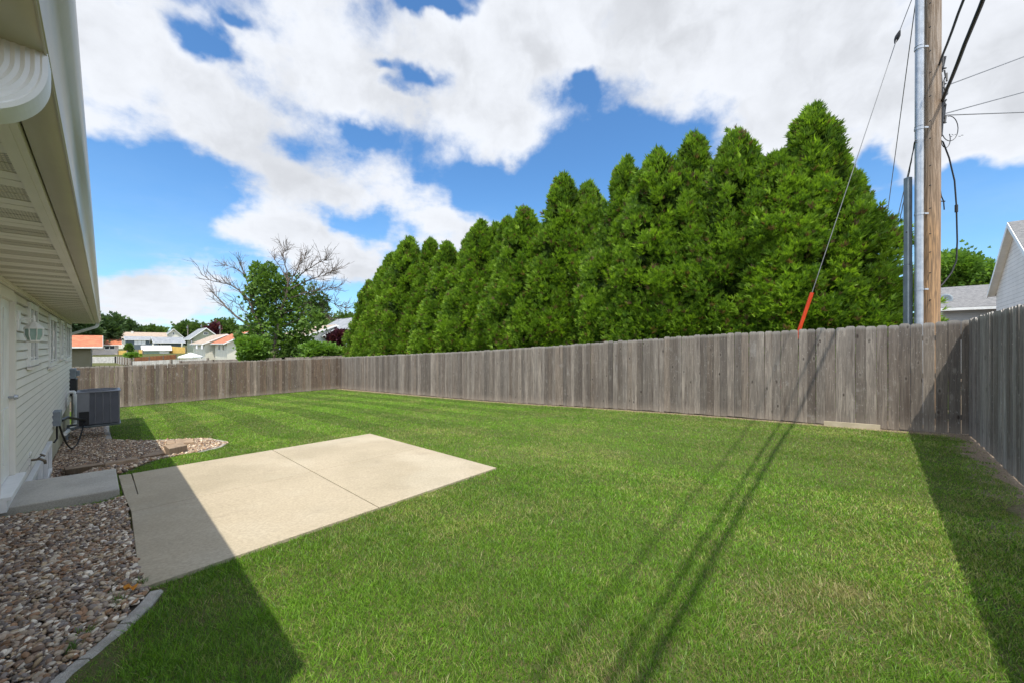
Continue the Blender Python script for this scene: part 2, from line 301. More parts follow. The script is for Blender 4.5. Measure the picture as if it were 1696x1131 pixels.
class MB:
    def __init__(s): s.v=[]; s.f=[]
    def add(s,V,Fs):
        b=len(s.v); s.v+= [np.asarray(v,float) for v in V]; s.f+=[tuple(i+b for i in f) for f in Fs]; return s
    def hexa(s,c):      # 8 corners: bottom 4 ccw, top 4 ccw
        return s.add(c,[(3,2,1,0),(4,5,6,7),(0,1,5,4),(1,2,6,5),(2,3,7,6),(3,0,4,7)])
    def boxw(s,x0,x1,y0,y1,z0,z1): return s.hexa([(x0,y0,z0),(x1,y0,z0),(x1,y1,z0),(x0,y1,z0),(x0,y0,z1),(x1,y0,z1),(x1,y1,z1),(x0,y1,z1)])
    def boxh(s,u0,u1,p0,p1,z0,z1):   # box in house axes
        return s.hexa([H(u0,p0,z0),H(u0,p1,z0),H(u1,p1,z0),H(u1,p0,z0),H(u0,p0,z1),H(u0,p1,z1),H(u1,p1,z1),H(u1,p0,z1)])
    def prism(s,poly,z0,z1):        # poly: list of (x,y) or (x,y,z) using dz
        k=len(poly); V=[]
        for q in poly: V.append((q[0],q[1],z0 if len(q)<3 else q[2]+z0))
        for q in poly: V.append((q[0],q[1],z1 if len(q)<3 else q[2]+z1))
        return s.add(V,[tuple(range(k-1,-1,-1)),tuple(range(k,2*k))]+[(i,(i+1)%k,(i+1)%k+k,i+k) for i in range(k)])
    def sweep(s,prof,u0,u1):        # closed profile [(p,z)] swept along u
        k=len(prof); V=[H(u0,p,z) for p,z in prof]+[H(u1,p,z) for p,z in prof]
        return s.add(V,[tuple(range(k)),tuple(range(2*k-1,k-1,-1))]+[(i,i+k,(i+1)%k+k,(i+1)%k) for i in range(k)])
    def tube(s,pts,r,seg=8,cap=True,sq=None):
        pts=[np.asarray(p,float) for p in pts]; rs=r if isinstance(r,(list,tuple,np.ndarray)) else [r]*len(pts); prev=None; rings=[]
        for i,p in enumerate(pts):
            a=pts[max(i-1,0)]; b=pts[min(i+1,len(pts)-1)]; T=b-a; T/=np.linalg.norm(T)+1e-9
            if prev is None: ref=np.array([0,0,1.]) if abs(T[2])<.9 else np.array([1.,0,0]); N=np.cross(T,ref)
            else: N=prev-T*(prev@T)
            N/=np.linalg.norm(N)+1e-9; prev=N; Bn=np.cross(T,N)
            rings.append([p+rs[i]*(math.cos(2*math.pi*k/seg)*N+math.sin(2*math.pi*k/seg)*Bn) for k in range(seg)])
        V=[v for r_ in rings for v in r_]; Fs=[]
        for i in range(len(pts)-1):
            for k in range(seg): Fs.append((i*seg+k,i*seg+(k+1)%seg,(i+1)*seg+(k+1)%seg,(i+1)*seg+k))
        if cap: Fs.append(tuple(range(seg-1,-1,-1))); Fs.append(tuple((len(pts)-1)*seg+k for k in range(seg)))
        return s.add(V,Fs)
    def build(s,name,m,parent=None,smooth=False,bevel=0.,**k):
        o=link_mesh(name,s.v,s.f,m,parent,smooth,**k)
        if bevel:
            b=o.modifiers.new('bevel','BEVEL'); b.width=bevel; b.segments=2; b.limit_method='ANGLE'
        if smooth:
            e=o.modifiers.new('split','EDGE_SPLIT'); e.split_angle=R(40)
        return o
# ------------------------------------------------------------------ ground
def make_ground():
    def ax(a):
        pos=[0.]; st=.25
        while pos[-1]<2600:
            pos.append(pos[-1]+st)
            if pos[-1]>26: st*=1.12
        pos=np.array(pos); return np.r_[-pos[:0:-1],pos]
    xs=ax(0); ys=xs[xs>-60]
    X,Y=np.meshgrid(xs,ys); Z=terr(X,Y); ny,nx=X.shape
    V=np.c_[X.ravel(),Y.ravel(),Z.ravel()]; i=np.arange(ny-1)[:,None]*nx+np.arange(nx-1)[None]
    Fq=np.stack([i,i+1,i+nx+1,i+nx],-1).reshape(-1,4)
    tag(link_mesh('ground',V,Fq,M['ground'],smooth=True,origin=(0,0,0)),kind='structure')
make_ground()
def inpoly(P,poly):
    poly=np.asarray(poly)[:,:2]; x,y=P[:,0],P[:,1]; c=np.zeros(len(P),bool); j=len(poly)-1
    for i in range(len(poly)):
        xi,yi=poly[i]; xj,yj=poly[j]
        cond=((yi>y)!=(yj>y))&(x<(xj-xi)*(y-yi)/((yj-yi) if yj!=yi else 1e-9)+xi); c^=cond; j=i
    return c
# ------------------------------------------------------------------ patio, stoop
PZ=.025
def lift(q,dz=0.): return (q[0],q[1],float(terr(q[0],q[1]))+dz)
pat=[gp(232,980),gp(822,777),gp(613,719.5),gp(224,783)]
patio_poly=[gp(232,980),gp(822,777),gp(613,719.5),gp(217,786),gp(227,822),gp(207,827)]
def slab(name,poly,mtl,h,dz,parent=None):
    mb=MB(); q=[(a[0],a[1],float(terr(a[0],a[1]))+dz) for a in poly]
    # fit plane for a flat slab
    A=np.array([[a[0],a[1],1] for a in q]); cf=np.linalg.lstsq(A,np.array([a[2] for a in q]),rcond=None)[0]
    q=[(a[0],a[1],cf[0]*a[0]+cf[1]*a[1]+cf[2]) for a in q]
    mb.prism(q,-h,0.); return mb,cf
def shrink(poly,k=.004):
    c=np.mean([a[:2] for a in poly],axis=0); out=[]
    for a in poly:
        v=np.array(a[:2])-c; out.append(np.array(a[:2])-v/np.linalg.norm(v)*k)
    return out
def make_patio():
    # four panels separated by tooled joints
    A=np.array([gp(232,980)[:2],gp(822,777)[:2],gp(613,719.5)[:2],gp(210,787.5)[:2]])
    nr,fr,br,bl=A          # near-left, right, back, left
    def q(a,b): return (nr*(1-a)+fr*a)*(1-b)+(bl*(1-a)+br*a)*b   # a along n, b along d
    def solve(x,y):
        g=gp(x,y)[:2]; a=b=.5
        for _ in range(40):
            e=g-q(a,b); Ja=(q(a+1e-4,b)-q(a,b))/1e-4; Jb=(q(a,b+1e-4)-q(a,b))/1e-4; s=np.linalg.solve(np.c_[Ja,Jb],e); a+=s[0]; b+=s[1]
        return a,b
    aj=(solve(455,748)[0]+solve(617,840)[0])/2; bj=(solve(213,852.6)[1]+solve(420,805.5)[1])/2
    lz=[(v[0],v[1],float(terr(v[0],v[1]))+PZ) for v in A]; Am=np.array([[v[0],v[1],1] for v in lz]); cf=np.linalg.lstsq(Am,np.array([v[2] for v in lz]),rcond=None)[0]
    zf=lambda v: cf[0]*v[0]+cf[1]*v[1]+cf[2]
    mb=MB(); g=.0014; eb=solve(207,827)[1]
    for a0,a1 in ((0,aj),(aj,1)):
        for b0,b1 in ((0,bj),(bj,1)):
            pts=[(a0+(g if a0 else 0),b0+(g if b0 else 0)),(a1-(g if a1<1 else 0),b0+(g if b0 else 0)),(a1-(g if a1<1 else 0),b1-(g if b1<1 else 0)),(a0+(g if a0 else 0),b1-(g if b1<1 else 0))]
            if a0==0 and b1==1: pts=[pts[0],pts[1],pts[2],solve(219,786.5),solve(229,821.6),solve(207.6,827)]
            if a0==0 and b1==1 and False: pass
            P=[q(*t) for t in pts]; mb.prism([(v[0],v[1],zf(v)) for v in P],-.14,0.)
    ex=[gp(196,789.5)[:2],gp(207,827)[:2]*.999,gp(227.5,822)[:2],gp(217,787)[:2]]
    mb.prism([(v[0],v[1],zf(v)) for v in [ex[1],ex[2],ex[3],ex[0]]],-.14,-.002)
    o=mb.build('patio',M['concrete'],bevel=.004); tag(o,kind='structure')
    # joint floor
    mb=MB(); P=[q(.002,.002),q(.998,.002),q(.998,.96),q(.01,.90)]; mb.prism([(v[0],v[1],zf(v)) for v in P],-.15,-.02); tag(mb.build('patio_base',M['curb']),kind='structure')
    return [nr,fr,br,gp(196,788)[:2],gp(207,827)[:2]],zf
PATIO,pz=make_patio()
WP=-.65                                  # wall plane
WZ0=-1.60                                # bottom of siding
def make_stoop():
    # solve top plane so the right edge is ~.12 above the patio
    zt=None
    zt=-1.44
    def at(x,y): k=zt/(-(y-HY)/F); return np.array([(x-CX)/F*k,k])
    fr=at(198,808.5); br=at(192,774.6); fl=at(-60,852)
    # left side ends at the wall plane
    def towall(P,dr):
        p=P@n2; return P+dr*((WP+.002-p)/(dr@n2))
    dr=(fl-fr)/np.linalg.norm(fl-fr); fl=towall(fr,dr); bl=towall(br,dr)
    mb=MB(); mb.prism([(v[0],v[1]) for v in (fl,fr,br,bl)],zt-.4,zt)
    o=mb.build('concrete_step',M['concrete2'],bevel=.012); tag(o,'low grey concrete stoop slab below the back door','doorstep')
    return [fl,fr,br,bl],zt
STOOP,STZ=make_stoop()
# ------------------------------------------------------------------ the house
U0,U1=1.1,17.1; SOF=.606
def make_house():
    h=thing('house',H(9,-4.6,-2.3),'beige lap sided house with deep vented eave along left edge','house')
    # siding : lap profile
    def lap(mb,u0,u1,z0,z1,p=WP,c=.102):
        z=z0
        while z<z1-1e-4:
            zt=min(z+c,z1); mb.sweep([(p-.05,z),(p+.022,z),(p+.0235,z+.006),(p+.008,zt-.010),(p-.002,zt-.009),(p-.002,zt),(p-.05,zt)],u0,u1); z+=c
    wins=[(7.5,8.37,-.27,.51),(10.1,11.47,-.38,.49),(12.5,13.3,-.30,.50),(14.3,16.0,-.40,.50)]
    DU0,DU1=5.5,6.48; DZ0,DZ1=-1.33,.515
    mb=MB(); lap(mb,U0,DU0,WZ0,SOF); lap(mb,DU1,U1,WZ0,SOF); lap(mb,DU0,DU1,DZ1-.009,SOF); lap(mb,DU0,DU1,WZ0,DZ0-.15)
    mb.boxh(U0+.01,U1-.01,WP-8,WP-.06,-1.6,SOF+.15)
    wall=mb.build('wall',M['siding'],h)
    mb=MB(); mb.boxh(U0+.03,U1-.03,WP-8,WP-.018,-3.0,WZ0-.002); mb.build('foundation',M['foundation'],h)
    mb=MB(); mb.boxh(U1-.07,U1+.02,WP-.04,WP+.024,WZ0-.02,SOF-.02); mb.build('corner_trim',M['siding'],h)
    mb=MB(); mb.boxh(U0,U1,WP+.002,WP+.03,SOF-.03,SOF-.003); mb.build('frieze_trim',M['soffit'],h)
    # soffit : panels across, pairs of vented strips between plain ones
    E0,E1=1.0,17.25; pi,po=WP-.02,-.178
    mb=MB(); vb=MB(); u=E0; k=0
    while u<E1:
        w=.102; vent=(k%3!=0) and True
        if k%4 in (0,1):
            mb.boxh(u+.004,min(u+w-.004,E1),pi,po,SOF,SOF+.02)
        else:
            vb.boxh(u+.004,min(u+w-.004,E1),pi,po,SOF+.002,SOF+.02)
        mb.boxh(u-.004,u+.004,pi,po,SOF+.008,SOF+.03); u+=w; k+=1
    mb.build('soffit',M['soffit'],h)
    m=bpy.data.materials.new('vented_soffit'); m.use_nodes=True; t=NT(m.node_tree); b=t.nt.nodes['Principled BSDF']; b.inputs['Roughness'].default_value=.6
    g=t.n('ShaderNodeNewGeometry'); s=t.n('ShaderNodeSeparateXYZ'); t.l(g.outputs['Position'],s.inputs[0])
    pp=t.m('ADD',t.m('MULTIPLY',s.outputs[0],float(n2[0])),t.m('MULTIPLY',s.outputs[1],float(n2[1]))); uu=t.m('ADD',t.m('MULTIPLY',s.outputs[0],float(d2[0])),t.m('MULTIPLY',s.outputs[1],float(d2[1])))
    fu=t.m('FRACT',t.m('MULTIPLY',uu,95.)); row=t.m('FLOOR',t.m('MULTIPLY',uu,95.)); fp_=t.m('FRACT',t.m('ADD',t.m('MULTIPLY',pp,50.),t.m('MULTIPLY',row,.5)))
    hole=t.m('MULTIPLY',t.m('LESS_THAN',fu,.5),t.m('LESS_THAN',fp_,.72)); t.l(t.mix(hole,(.66,.62,.51),(.13,.12,.10)),b.inputs['Base Color'])
    vb.build('vent_panel',m,h)
    mb=MB(); mb.boxh(E0,E1,po-.001,po+.017,SOF-.006,SOF+.03); mb.boxh(E0,E1,po-.03,po,SOF-.008,SOF-.002); mb.build('soffit_trim',M['soffit'],h)
    mb=MB(); mb.boxh(E0,E1,po+.010,po+.016,SOF+.03,SOF+.17); mb.boxh(E1,E1+.02,WP-8.5,po,SOF,SOF+.17); mb.build('fascia',M['gutter'],h)
    # K-style gutter
    gz=SOF+.012; b0=po+.022
    outer=[(b0,gz+.13),(b0,gz),(b0+.070,gz),(b0+.076,gz+.004),(b0+.080,gz+.03),(b0+.084,gz+.045),(b0+.094,gz+.062),(b0+.106,gz+.076),(b0+.113,gz+.092),(b0+.115,gz+.108),(b0+.115,gz+.128),(b0+.098,gz+.128)]
    inner=[(b0+.098,gz+.122),(b0+.108,gz+.120),(b0+.108,gz+.108),(b0+.105,gz+.094),(b0+.098,gz+.08),(b0+.088,gz+.066),(b0+.078,gz+.05),(b0+.073,gz+.03),(b0+.068,gz+.006),(b0+.006,gz+.006),(b0+.006,gz+.13)]
    mb=MB(); mb.sweep(outer+inner,E0,E1); mb.sweep([q for q in outer],E0-.003,E0); mb.sweep([q for q in outer],E1,E1+.003)
    # seam line under the gutter nose
    mb.boxh(E0,E1,b0+.070,b0+.0735,gz-.0025,gz-.0002)
    gut=mb.build('gutter',M['gutter'],h,smooth=True)
    # roof : gable with ridge along the house
    re=b0+.03; sl=.36; rd=-4.65; mb=MB(); zr=SOF+.19+sl*(re-rd)
    for (pa,pb,za,zb) in ((re,rd,SOF+.175,zr),(rd,WP-8.5,zr,SOF+.175)):
        mb.hexa([H(E0-.02,pa,za),H(E0-.02,pb,zb),H(E1+.05,pb,zb),H(E1+.05,pa,za),H(E0-.02,pa,za+.03),H(E0-.02,pb,zb+.03),H(E1+.05,pb,zb+.03),H(E1+.05,pa,za+.03)])
    mb.build('roof',M['shingle'],h)
    for ue in (U0+.02,U1-.06):
        mb=MB(); a3=[H(ue,WP,SOF+.1),H(ue,rd,zr-.02),H(ue,WP-8,SOF+.1)]; mb.add(a3+[v+H(.04,0) for v in a3],[(0,1,2),(5,4,3),(0,3,4,1),(1,4,5,2),(2,5,3,0)]); mb.build('gable',M['siding'],h)
    # windows
    for (a,b_,z0,z1) in wins:
        fm=MB(); w=.075; P0,P1=WP+.0,WP+.045
        fm.boxh(a,b_,P0,P1,z0,z0+w); fm.boxh(a,b_,P0,P1,z1-w,z1); fm.boxh(a,a+w,P0,P1-.002,z0+w,z1-w); fm.boxh(b_-w,b_,P0,P1-.002,z0+w,z1-w)
        mid=(a+b_)/2; fm.boxh(mid-.03,mid+.03,P0,P1-.006,z0+w,z1-w)
        f=fm.build('window',M['white_pvc'],h,bevel=.003)
        pm=MB(); pm.boxh(a+w,mid-.03,P0-.01,P0+.022,z0+w,z1-w); pm.boxh(mid+.03,b_-w,P0-.01,P0+.026,z0+w,z1-w); pm.build('pane',M['glass'],f)
        for kk in range(2):
            a0,a1=((a+w,mid-.03),(mid+.03,b_-w))[kk]
            cm=MB(); cm.boxh(a0+.03,a1-.03,P0+.027,P0+.030,z0+w+.02,z0+w+.035); cm.build('sash_rail',M['white_pvc'],f)
        sm=MB(); sm.boxh(a-.03,b_+.03,P0+.016,P1+.02,z0-.035,z0-.003); sm.build('sill',M['siding'],f)
    # door
    w=.085; fm=MB(); fm.boxh(DU0,DU0+w,WP-.04,WP+.035,DZ0,DZ1); fm.boxh(DU1-w,DU1,WP-.04,WP+.035,DZ0,DZ1); fm.boxh(DU0+w,DU1-w,WP-.04,WP+.033,DZ1-w,DZ1); fm.build('door_casing',M['soffit'],h,bevel=.004)
    dm=MB(); dm.boxh(DU0+w,DU1-w,WP-.04,WP-.004,DZ0+.01,DZ1-w); 
    for z0,z1 in ((-1.15,-.62),(-.5,.35)):
        for a0,a1 in ((5.68,5.93),(6.03,6.28)): dm.boxh(a0,a1,WP-.004,WP+.004,z0,z1)
    dr=dm.build('door',M['white_pvc'],h,bevel=.002)
    km=MB(); km.tube([H(6.33,WP-.004,-.53),H(6.33,WP+.03,-.53),H(6.33,WP+.035,-.53),H(6.33,WP+.06,-.53)],[.012,.012,.028,.02],12); km.build('door_knob',M['galv'],dr,smooth=True)
    tm=MB(); tm.boxh(DU0-.0,DU1+.0,WP-.04,WP+.10,DZ0-.03,DZ0); tm.boxh(DU0,DU1,WP+.0,WP+.075,STZ-.02 if STZ<DZ0-.04 else DZ0-.2,DZ0-.03); tm.build('threshold',M['white_pvc'],h,bevel=.003)
    # basement window
    bu0,bu1,bz0,bz1=7.0,10.35,-2.18,-1.66; fm=MB(); P0,P1=WP-.02,WP+.05; w=.06
    fm.boxh(bu0,bu1,P0,P1,bz1-w,bz1); fm.boxh(bu0,bu1,P0,P1,bz0,bz0+w); fm.boxh(bu0,bu0+w,P0,P1-.003,bz0+w,bz1-w); fm.boxh(bu1-w,bu1,P0,P1-.003,bz0+w,bz1-w)
    for q in (7.9,8.75,9.55): fm.boxh(q,q+.06,P0,P1-.004,bz0+w,bz1-w)
    f=fm.build('basement_window',M['white_pvc'],h,bevel=.003); pm=MB(); pm.boxh(bu0+w,bu1-w,P0,P0+.03,bz0+w,bz1-w); pm.build('pane',M['glass'],f)
    
    for a,b in ((8.2,8.72),(9.0,9.5)): MB().boxh(a,b,P0+.031,P0+.034,bz0+w,bz1-w).build('curtain',M['curtain'],f)
    # downspouts with ribbed elbows
    def downspout(uc,pts,name):
        # rounded rectangular ribbed section lofted along pts in (p,z); width along u
        W_,T_=.098,.074; sec=[]; nr=6
        def side(L,n,amp):
            out=[]
            for i in range(n*4):
                s=i/(n*4); out.append((s,amp*(.5-.5*math.cos(2*math.pi*n*s))))
            return out
        for k in range(4):
            L=W_ if k%2==0 else T_; n=7 if k%2==0 else 5
            for s,a in side(L,n,-.0035):
                x=(s-.5)*L*.88
                if k==0: sec.append((x,T_/2+a))
                elif k==1: sec.append((W_/2+a,-x))
                elif k==2: sec.append((-x,-T_/2-a))
                else: sec.append((-W_/2-a,x))
        K=len(sec); V=[]; Fs=[]; pts=[np.array(q,float) for q in pts]
        for i,q in enumerate(pts):
            a=pts[max(i-1,0)]; b=pts[min(i+1,len(pts)-1)]; T=b-a; T/=np.linalg.norm(T); N=np.array([-T[1],T[0]])
            crimp=1-.05*(i%2)*(1 if 999<i<len(pts)-3 else 0)
            for su,sn in sec:
                w=q+N*sn*crimp; V.append(H(uc+su*crimp,w[0],w[1]))
        for i in range(len(pts)-1):
            for k in range(K): Fs.append((i*K+k,i*K+(k+1)%K,(i+1)*K+(k+1)%K,(i+1)*K+k))
        mb=MB(); mb.add(V,Fs); return mb.build(name,M['gutter_white'],h,smooth=False)
    def path(zb,endz,p0=-.118,wo=.03):
        pts=[(p0,gz+.01),(p0,gz-.035)]; r=.085; c=(p0-r,gz-.035)
        for i in range(1,13): a=R(i*5.4); pts.append((c[0]+r*math.cos(a),c[1]-r*math.sin(a)))
        q=np.array(pts[-1]); dv=np.array([-math.sin(R(65)),-math.cos(R(65))]); tgt=WP+.05+wo; L=(q[0]-tgt-.07)/abs(dv[0])
        for i in range(1,9): pts.append(tuple(q+dv*L*i/8))
        q=np.array(pts[-1]); r=.08; c=q+np.array([dv[1],-dv[0]])*r*1.0
        for i in range(1,9): a=R(65-65*i/8); pts.append((q[0]-.07*(1-(i/8-1)**2)*1.0,q[1]-.10*i/8))
        pts+= [(pts[-1][0],pts[-1][1]-.05),(pts[-1][0],endz)]; return pts
    downspout(1.335,path(0,-1.7),'downspout')
    downspout(E1-.06,path(0,-2.2,wo=-.17),'downspout')
    return h
make_house()
def make_lantern():
    u,p=6.72,WP; P=H(u,p,.25)
    t=thing('wall_lantern',P,'white wall lantern with frosted glass beside the back door','light')
    mb=MB(); mb.boxh(u-.06,u+.06,p+.005,p+.035,.14,.36); mb.build('back_plate',M['white_pvc'],t,bevel=.006)
    c=H(u,p+.13,0)[:2]
    mb=MB(); mb.tube([H(u,p+.03,.25),H(u,p+.06,.27),H(u,p+.10,.275),H(u,p+.13,.27),H(u,p+.13,.235)],.011,8); mb.tube([H(u,p+.13,.235),H(u,p+.13,.30),H(u,p+.13,.315)],[.012,.012,.004],8); mb.build('arm',M['white_pvc'],t,smooth=True)
    def ring(zr,seg=8):
        mb=MB(); V=[];Fs=[]
        for z,r in zr:
            for k in range(seg): a=2*math.pi*(k+.5)/seg; V.append((c[0]+r*math.cos(a),c[1]+r*math.sin(a),z))
        for i in range(len(zr)-1):
            for k in range(seg): Fs.append((i*seg+k,i*seg+(k+1)%seg,(i+1)*seg+(k+1)%seg,(i+1)*seg+k))
        Fs+= [tuple(range(seg-1,-1,-1)),tuple((len(zr)-1)*seg+k for k in range(seg))]; mb.add(V,Fs); return mb
    ring([(.165,.076),(.172,.078),(.19,.064),(.215,.042),(.24,.018)]).build('cap',M['white_pvc'],t)
    g=mat('frosted_glass',(.30,.42,.37),(.26,.38,.33),8,.35)
    ring([(.045,.048),(.10,.066),(.145,.065),(.164,.062)]).build('shade',g,t)
    ring([(.018,.025),(.03,.05),(.045,.052)]).build('base_cup',M['white_pvc'],t)
    mb=MB()
    for k in range(8):
        a=2*math.pi*(k+.5)/8; q=lambda r,z:(c[0]+r*math.cos(a),c[1]+r*math.sin(a),z); mb.tube([q(.051,.045),q(.070,.10),q(.068,.145),q(.074,.166)],.0045,5)
    mb.build('frame',M['white_pvc'],t)
make_lantern()
def make_ac():
    u0,u1,p0,p1,z0,z1=14.3,15.05,-.44,.30,-2.03,-1.17
    t=thing('air_conditioner',H(14.6,-.07,-2.3),'dark grey air conditioner condenser raised on a wall bracket','air conditioner')
    mb=MB(); mb.boxh(u0+.02,u1-.02,p0+.02,p1-.02,z0+.02,z1-.04)
    mb.build('core',M['dark'],t)
    fr=MB(); w=.03
    for (a,b) in ((u0,p0),(u0,p1-w),(u1-w,p0),(u1-w,p1-w)): MB().boxh(a,a+w,b,b+w,z0,z1-.03).build('corner_post',M['ac'],t,bevel=.004)
    for q in (p0+.30,p0+.43,p0+.56): MB().boxh(u0,u0+.008,q,q+.015,z0+.03,z1-.04).build('mullion',M['ac'],t)
    lv=MB(); z=z0+.03
    while z<z1-.05:
        lv.add([H(u0+.004,p0+.2,z),H(u0+.004,p1-w,z),H(u0+.02,p1-w,z+.011),H(u0+.02,p0+.2,z+.011)],[(0,1,2,3)]); lv.add([H(u0+w,p1-.004,z),H(u1-w,p1-.004,z),H(u1-w,p1-.02,z+.011),H(u0+w,p1-.02,z+.011)],[(0,1,2,3)]); z+=.013
    lv.build('louvre',M['ac_light'],t)
    pn=MB(); pn.boxh(u0-.004,u0+.02,p0+.002,p0+.205,z0+.36,z1-.04); pn.build('service_panel',M['ac_light'],t,bevel=.004)
    tp=MB(); tp.boxh(u0-.02,u1+.02,p0-.02,p1+.02,z1-.04,z1-.005); tp.build('top',M['ac_light'],t,bevel=.015)
    rg=MB(); cc=H((u0+u1)/2,(p0+p1)/2)[:2]; rr=.33
    rg.tube([(cc[0]+rr*math.cos(a),cc[1]+rr*math.sin(a),z1+.005) for a in np.linspace(0,2*math.pi,33)],.012,6,cap=False)
    for r_ in (.08,.16,.24): rg.tube([(cc[0]+r_*math.cos(a),cc[1]+r_*math.sin(a),z1+.012) for a in np.linspace(0,2*math.pi,25)],.003,4,cap=False)
    for k in range(8): a=k*math.pi/8; rg.tube([(cc[0]-rr*math.cos(a),cc[1]-rr*math.sin(a),z1+.01),(cc[0]+rr*math.cos(a),cc[1]+rr*math.sin(a),z1+.01)],.003,4)
    rg.build('fan_grille',M['ac'],t)
    br=MB(); 
    for u in (u0+.08,u1-.14): br.boxh(u,u+.05,WP+.02,p1,z0-.055,z0-.012); 
    br.boxh(u0-.02,u1+.02,p0-.02,p1+.02,z0-.012,z0-.001); br.boxh(u0+.08,u0+.13,WP+.018,WP+.065,z0-.5,z0-.056); br.boxh(u1-.14,u1-.09,WP+.018,WP+.065,z0-.5,z0-.056)
    br.build('bracket',M['box'],t)
make_ac()
def make_utilities():
    # meter and disconnect near the far corner
    t=thing('electric_meter_box',H(16.5,WP,-1.0),'grey electric meter box on siding by the far house corner','utility box')
    mb=MB(); mb.boxh(16.2,16.75,WP+.012,WP+.13,-.95,-.68); mb.boxh(16.35,16.6,WP+.13,WP+.2,-.88,-.74); mb.build('upper_box',M['box'],t,bevel=.008)
    mb=MB(); mb.boxh(16.15,16.8,WP+.012,WP+.15,-1.42,-.97); mb.build('lower_box',M['dark'],t,bevel=.008)
    mb=MB(); mb.tube([H(16.45,WP+.07,-1.42),H(16.45,WP+.07,-2.5)],.035,10); mb.build('conduit',M['box'],t,smooth=True)
    t=thing('vent_pipe',H(14.9,WP,-2.),'white plastic elbow pipe rising along the siding','pipe')
    mb=MB(); mb.tube([H(15.8,WP+.02,-1.28),H(15.8,WP+.10,-1.28),H(15.76,WP+.13,-1.31),H(15.75,WP+.13,-1.4),H(15.75,WP+.13,-2.1),H(15.7,WP+.12,-2.16),H(15.2,WP+.07,-2.18),H(13.2,WP+.06,-2.0)],.042,10); mb.build('pipe',M['white_pvc'],t,smooth=True)
    t=thing('disconnect_box',H(11,WP,-1.9),'small grey junction box with black hose to the condenser','utility box')
    mb=MB(); mb.boxh(10.95,11.35,WP+.012,WP+.11,-1.50,-1.24); mb.build('box',M['box'],t,bevel=.006)
    mb=MB(); mb.tube([H(11.3,WP+.1,-1.45),H(11.8,WP+.16,-1.46),H(12.8,WP+.22,-1.62),H(13.9,WP+.3,-1.80),H(14.28,WP+.34,-1.86)],.028,8)
    q0=H(11.2,WP+.08,-1.5); q1=H(14.2,WP+.33,-1.9); pts=[q0*(1-s)+q1*s+np.array([0,0,-.55*4*s*(1-s)]) for s in np.linspace(0,1,12)]; mb.tube(pts,.014,7); mb.tube([H(11.1,WP+.06,-1.5),H(11.1,WP+.06,-1.75),H(11.0,WP+.03,-1.8)],.014,7); mb.build('hose',M['wire'],t,smooth=True)
    t=thing('hose_faucet',H(7.7,WP,-1.5),'brass hose faucet on a block low on the siding','faucet')
    mb=MB(); mb.boxh(7.62,7.80,WP+.012,WP+.03,-1.56,-1.36); mb.build('mounting_block',M['siding'],t,bevel=.004)
    mb=MB(); z=-1.45; mb.tube([H(7.71,WP+.03,z),H(7.71,WP+.10,z),H(7.71,WP+.14,z-.03),H(7.71,WP+.145,z-.07)],[.014,.015,.016,.013],8); mb.tube([H(7.71,WP+.07,z),H(7.71,WP+.12,z+.045)],.007,6); mb.tube([H(7.71,WP+.118,z+.04),H(7.71,WP+.128,z+.052)],.028,10); mb.build('spout',M['brass'],t,smooth=True)
make_utilities()
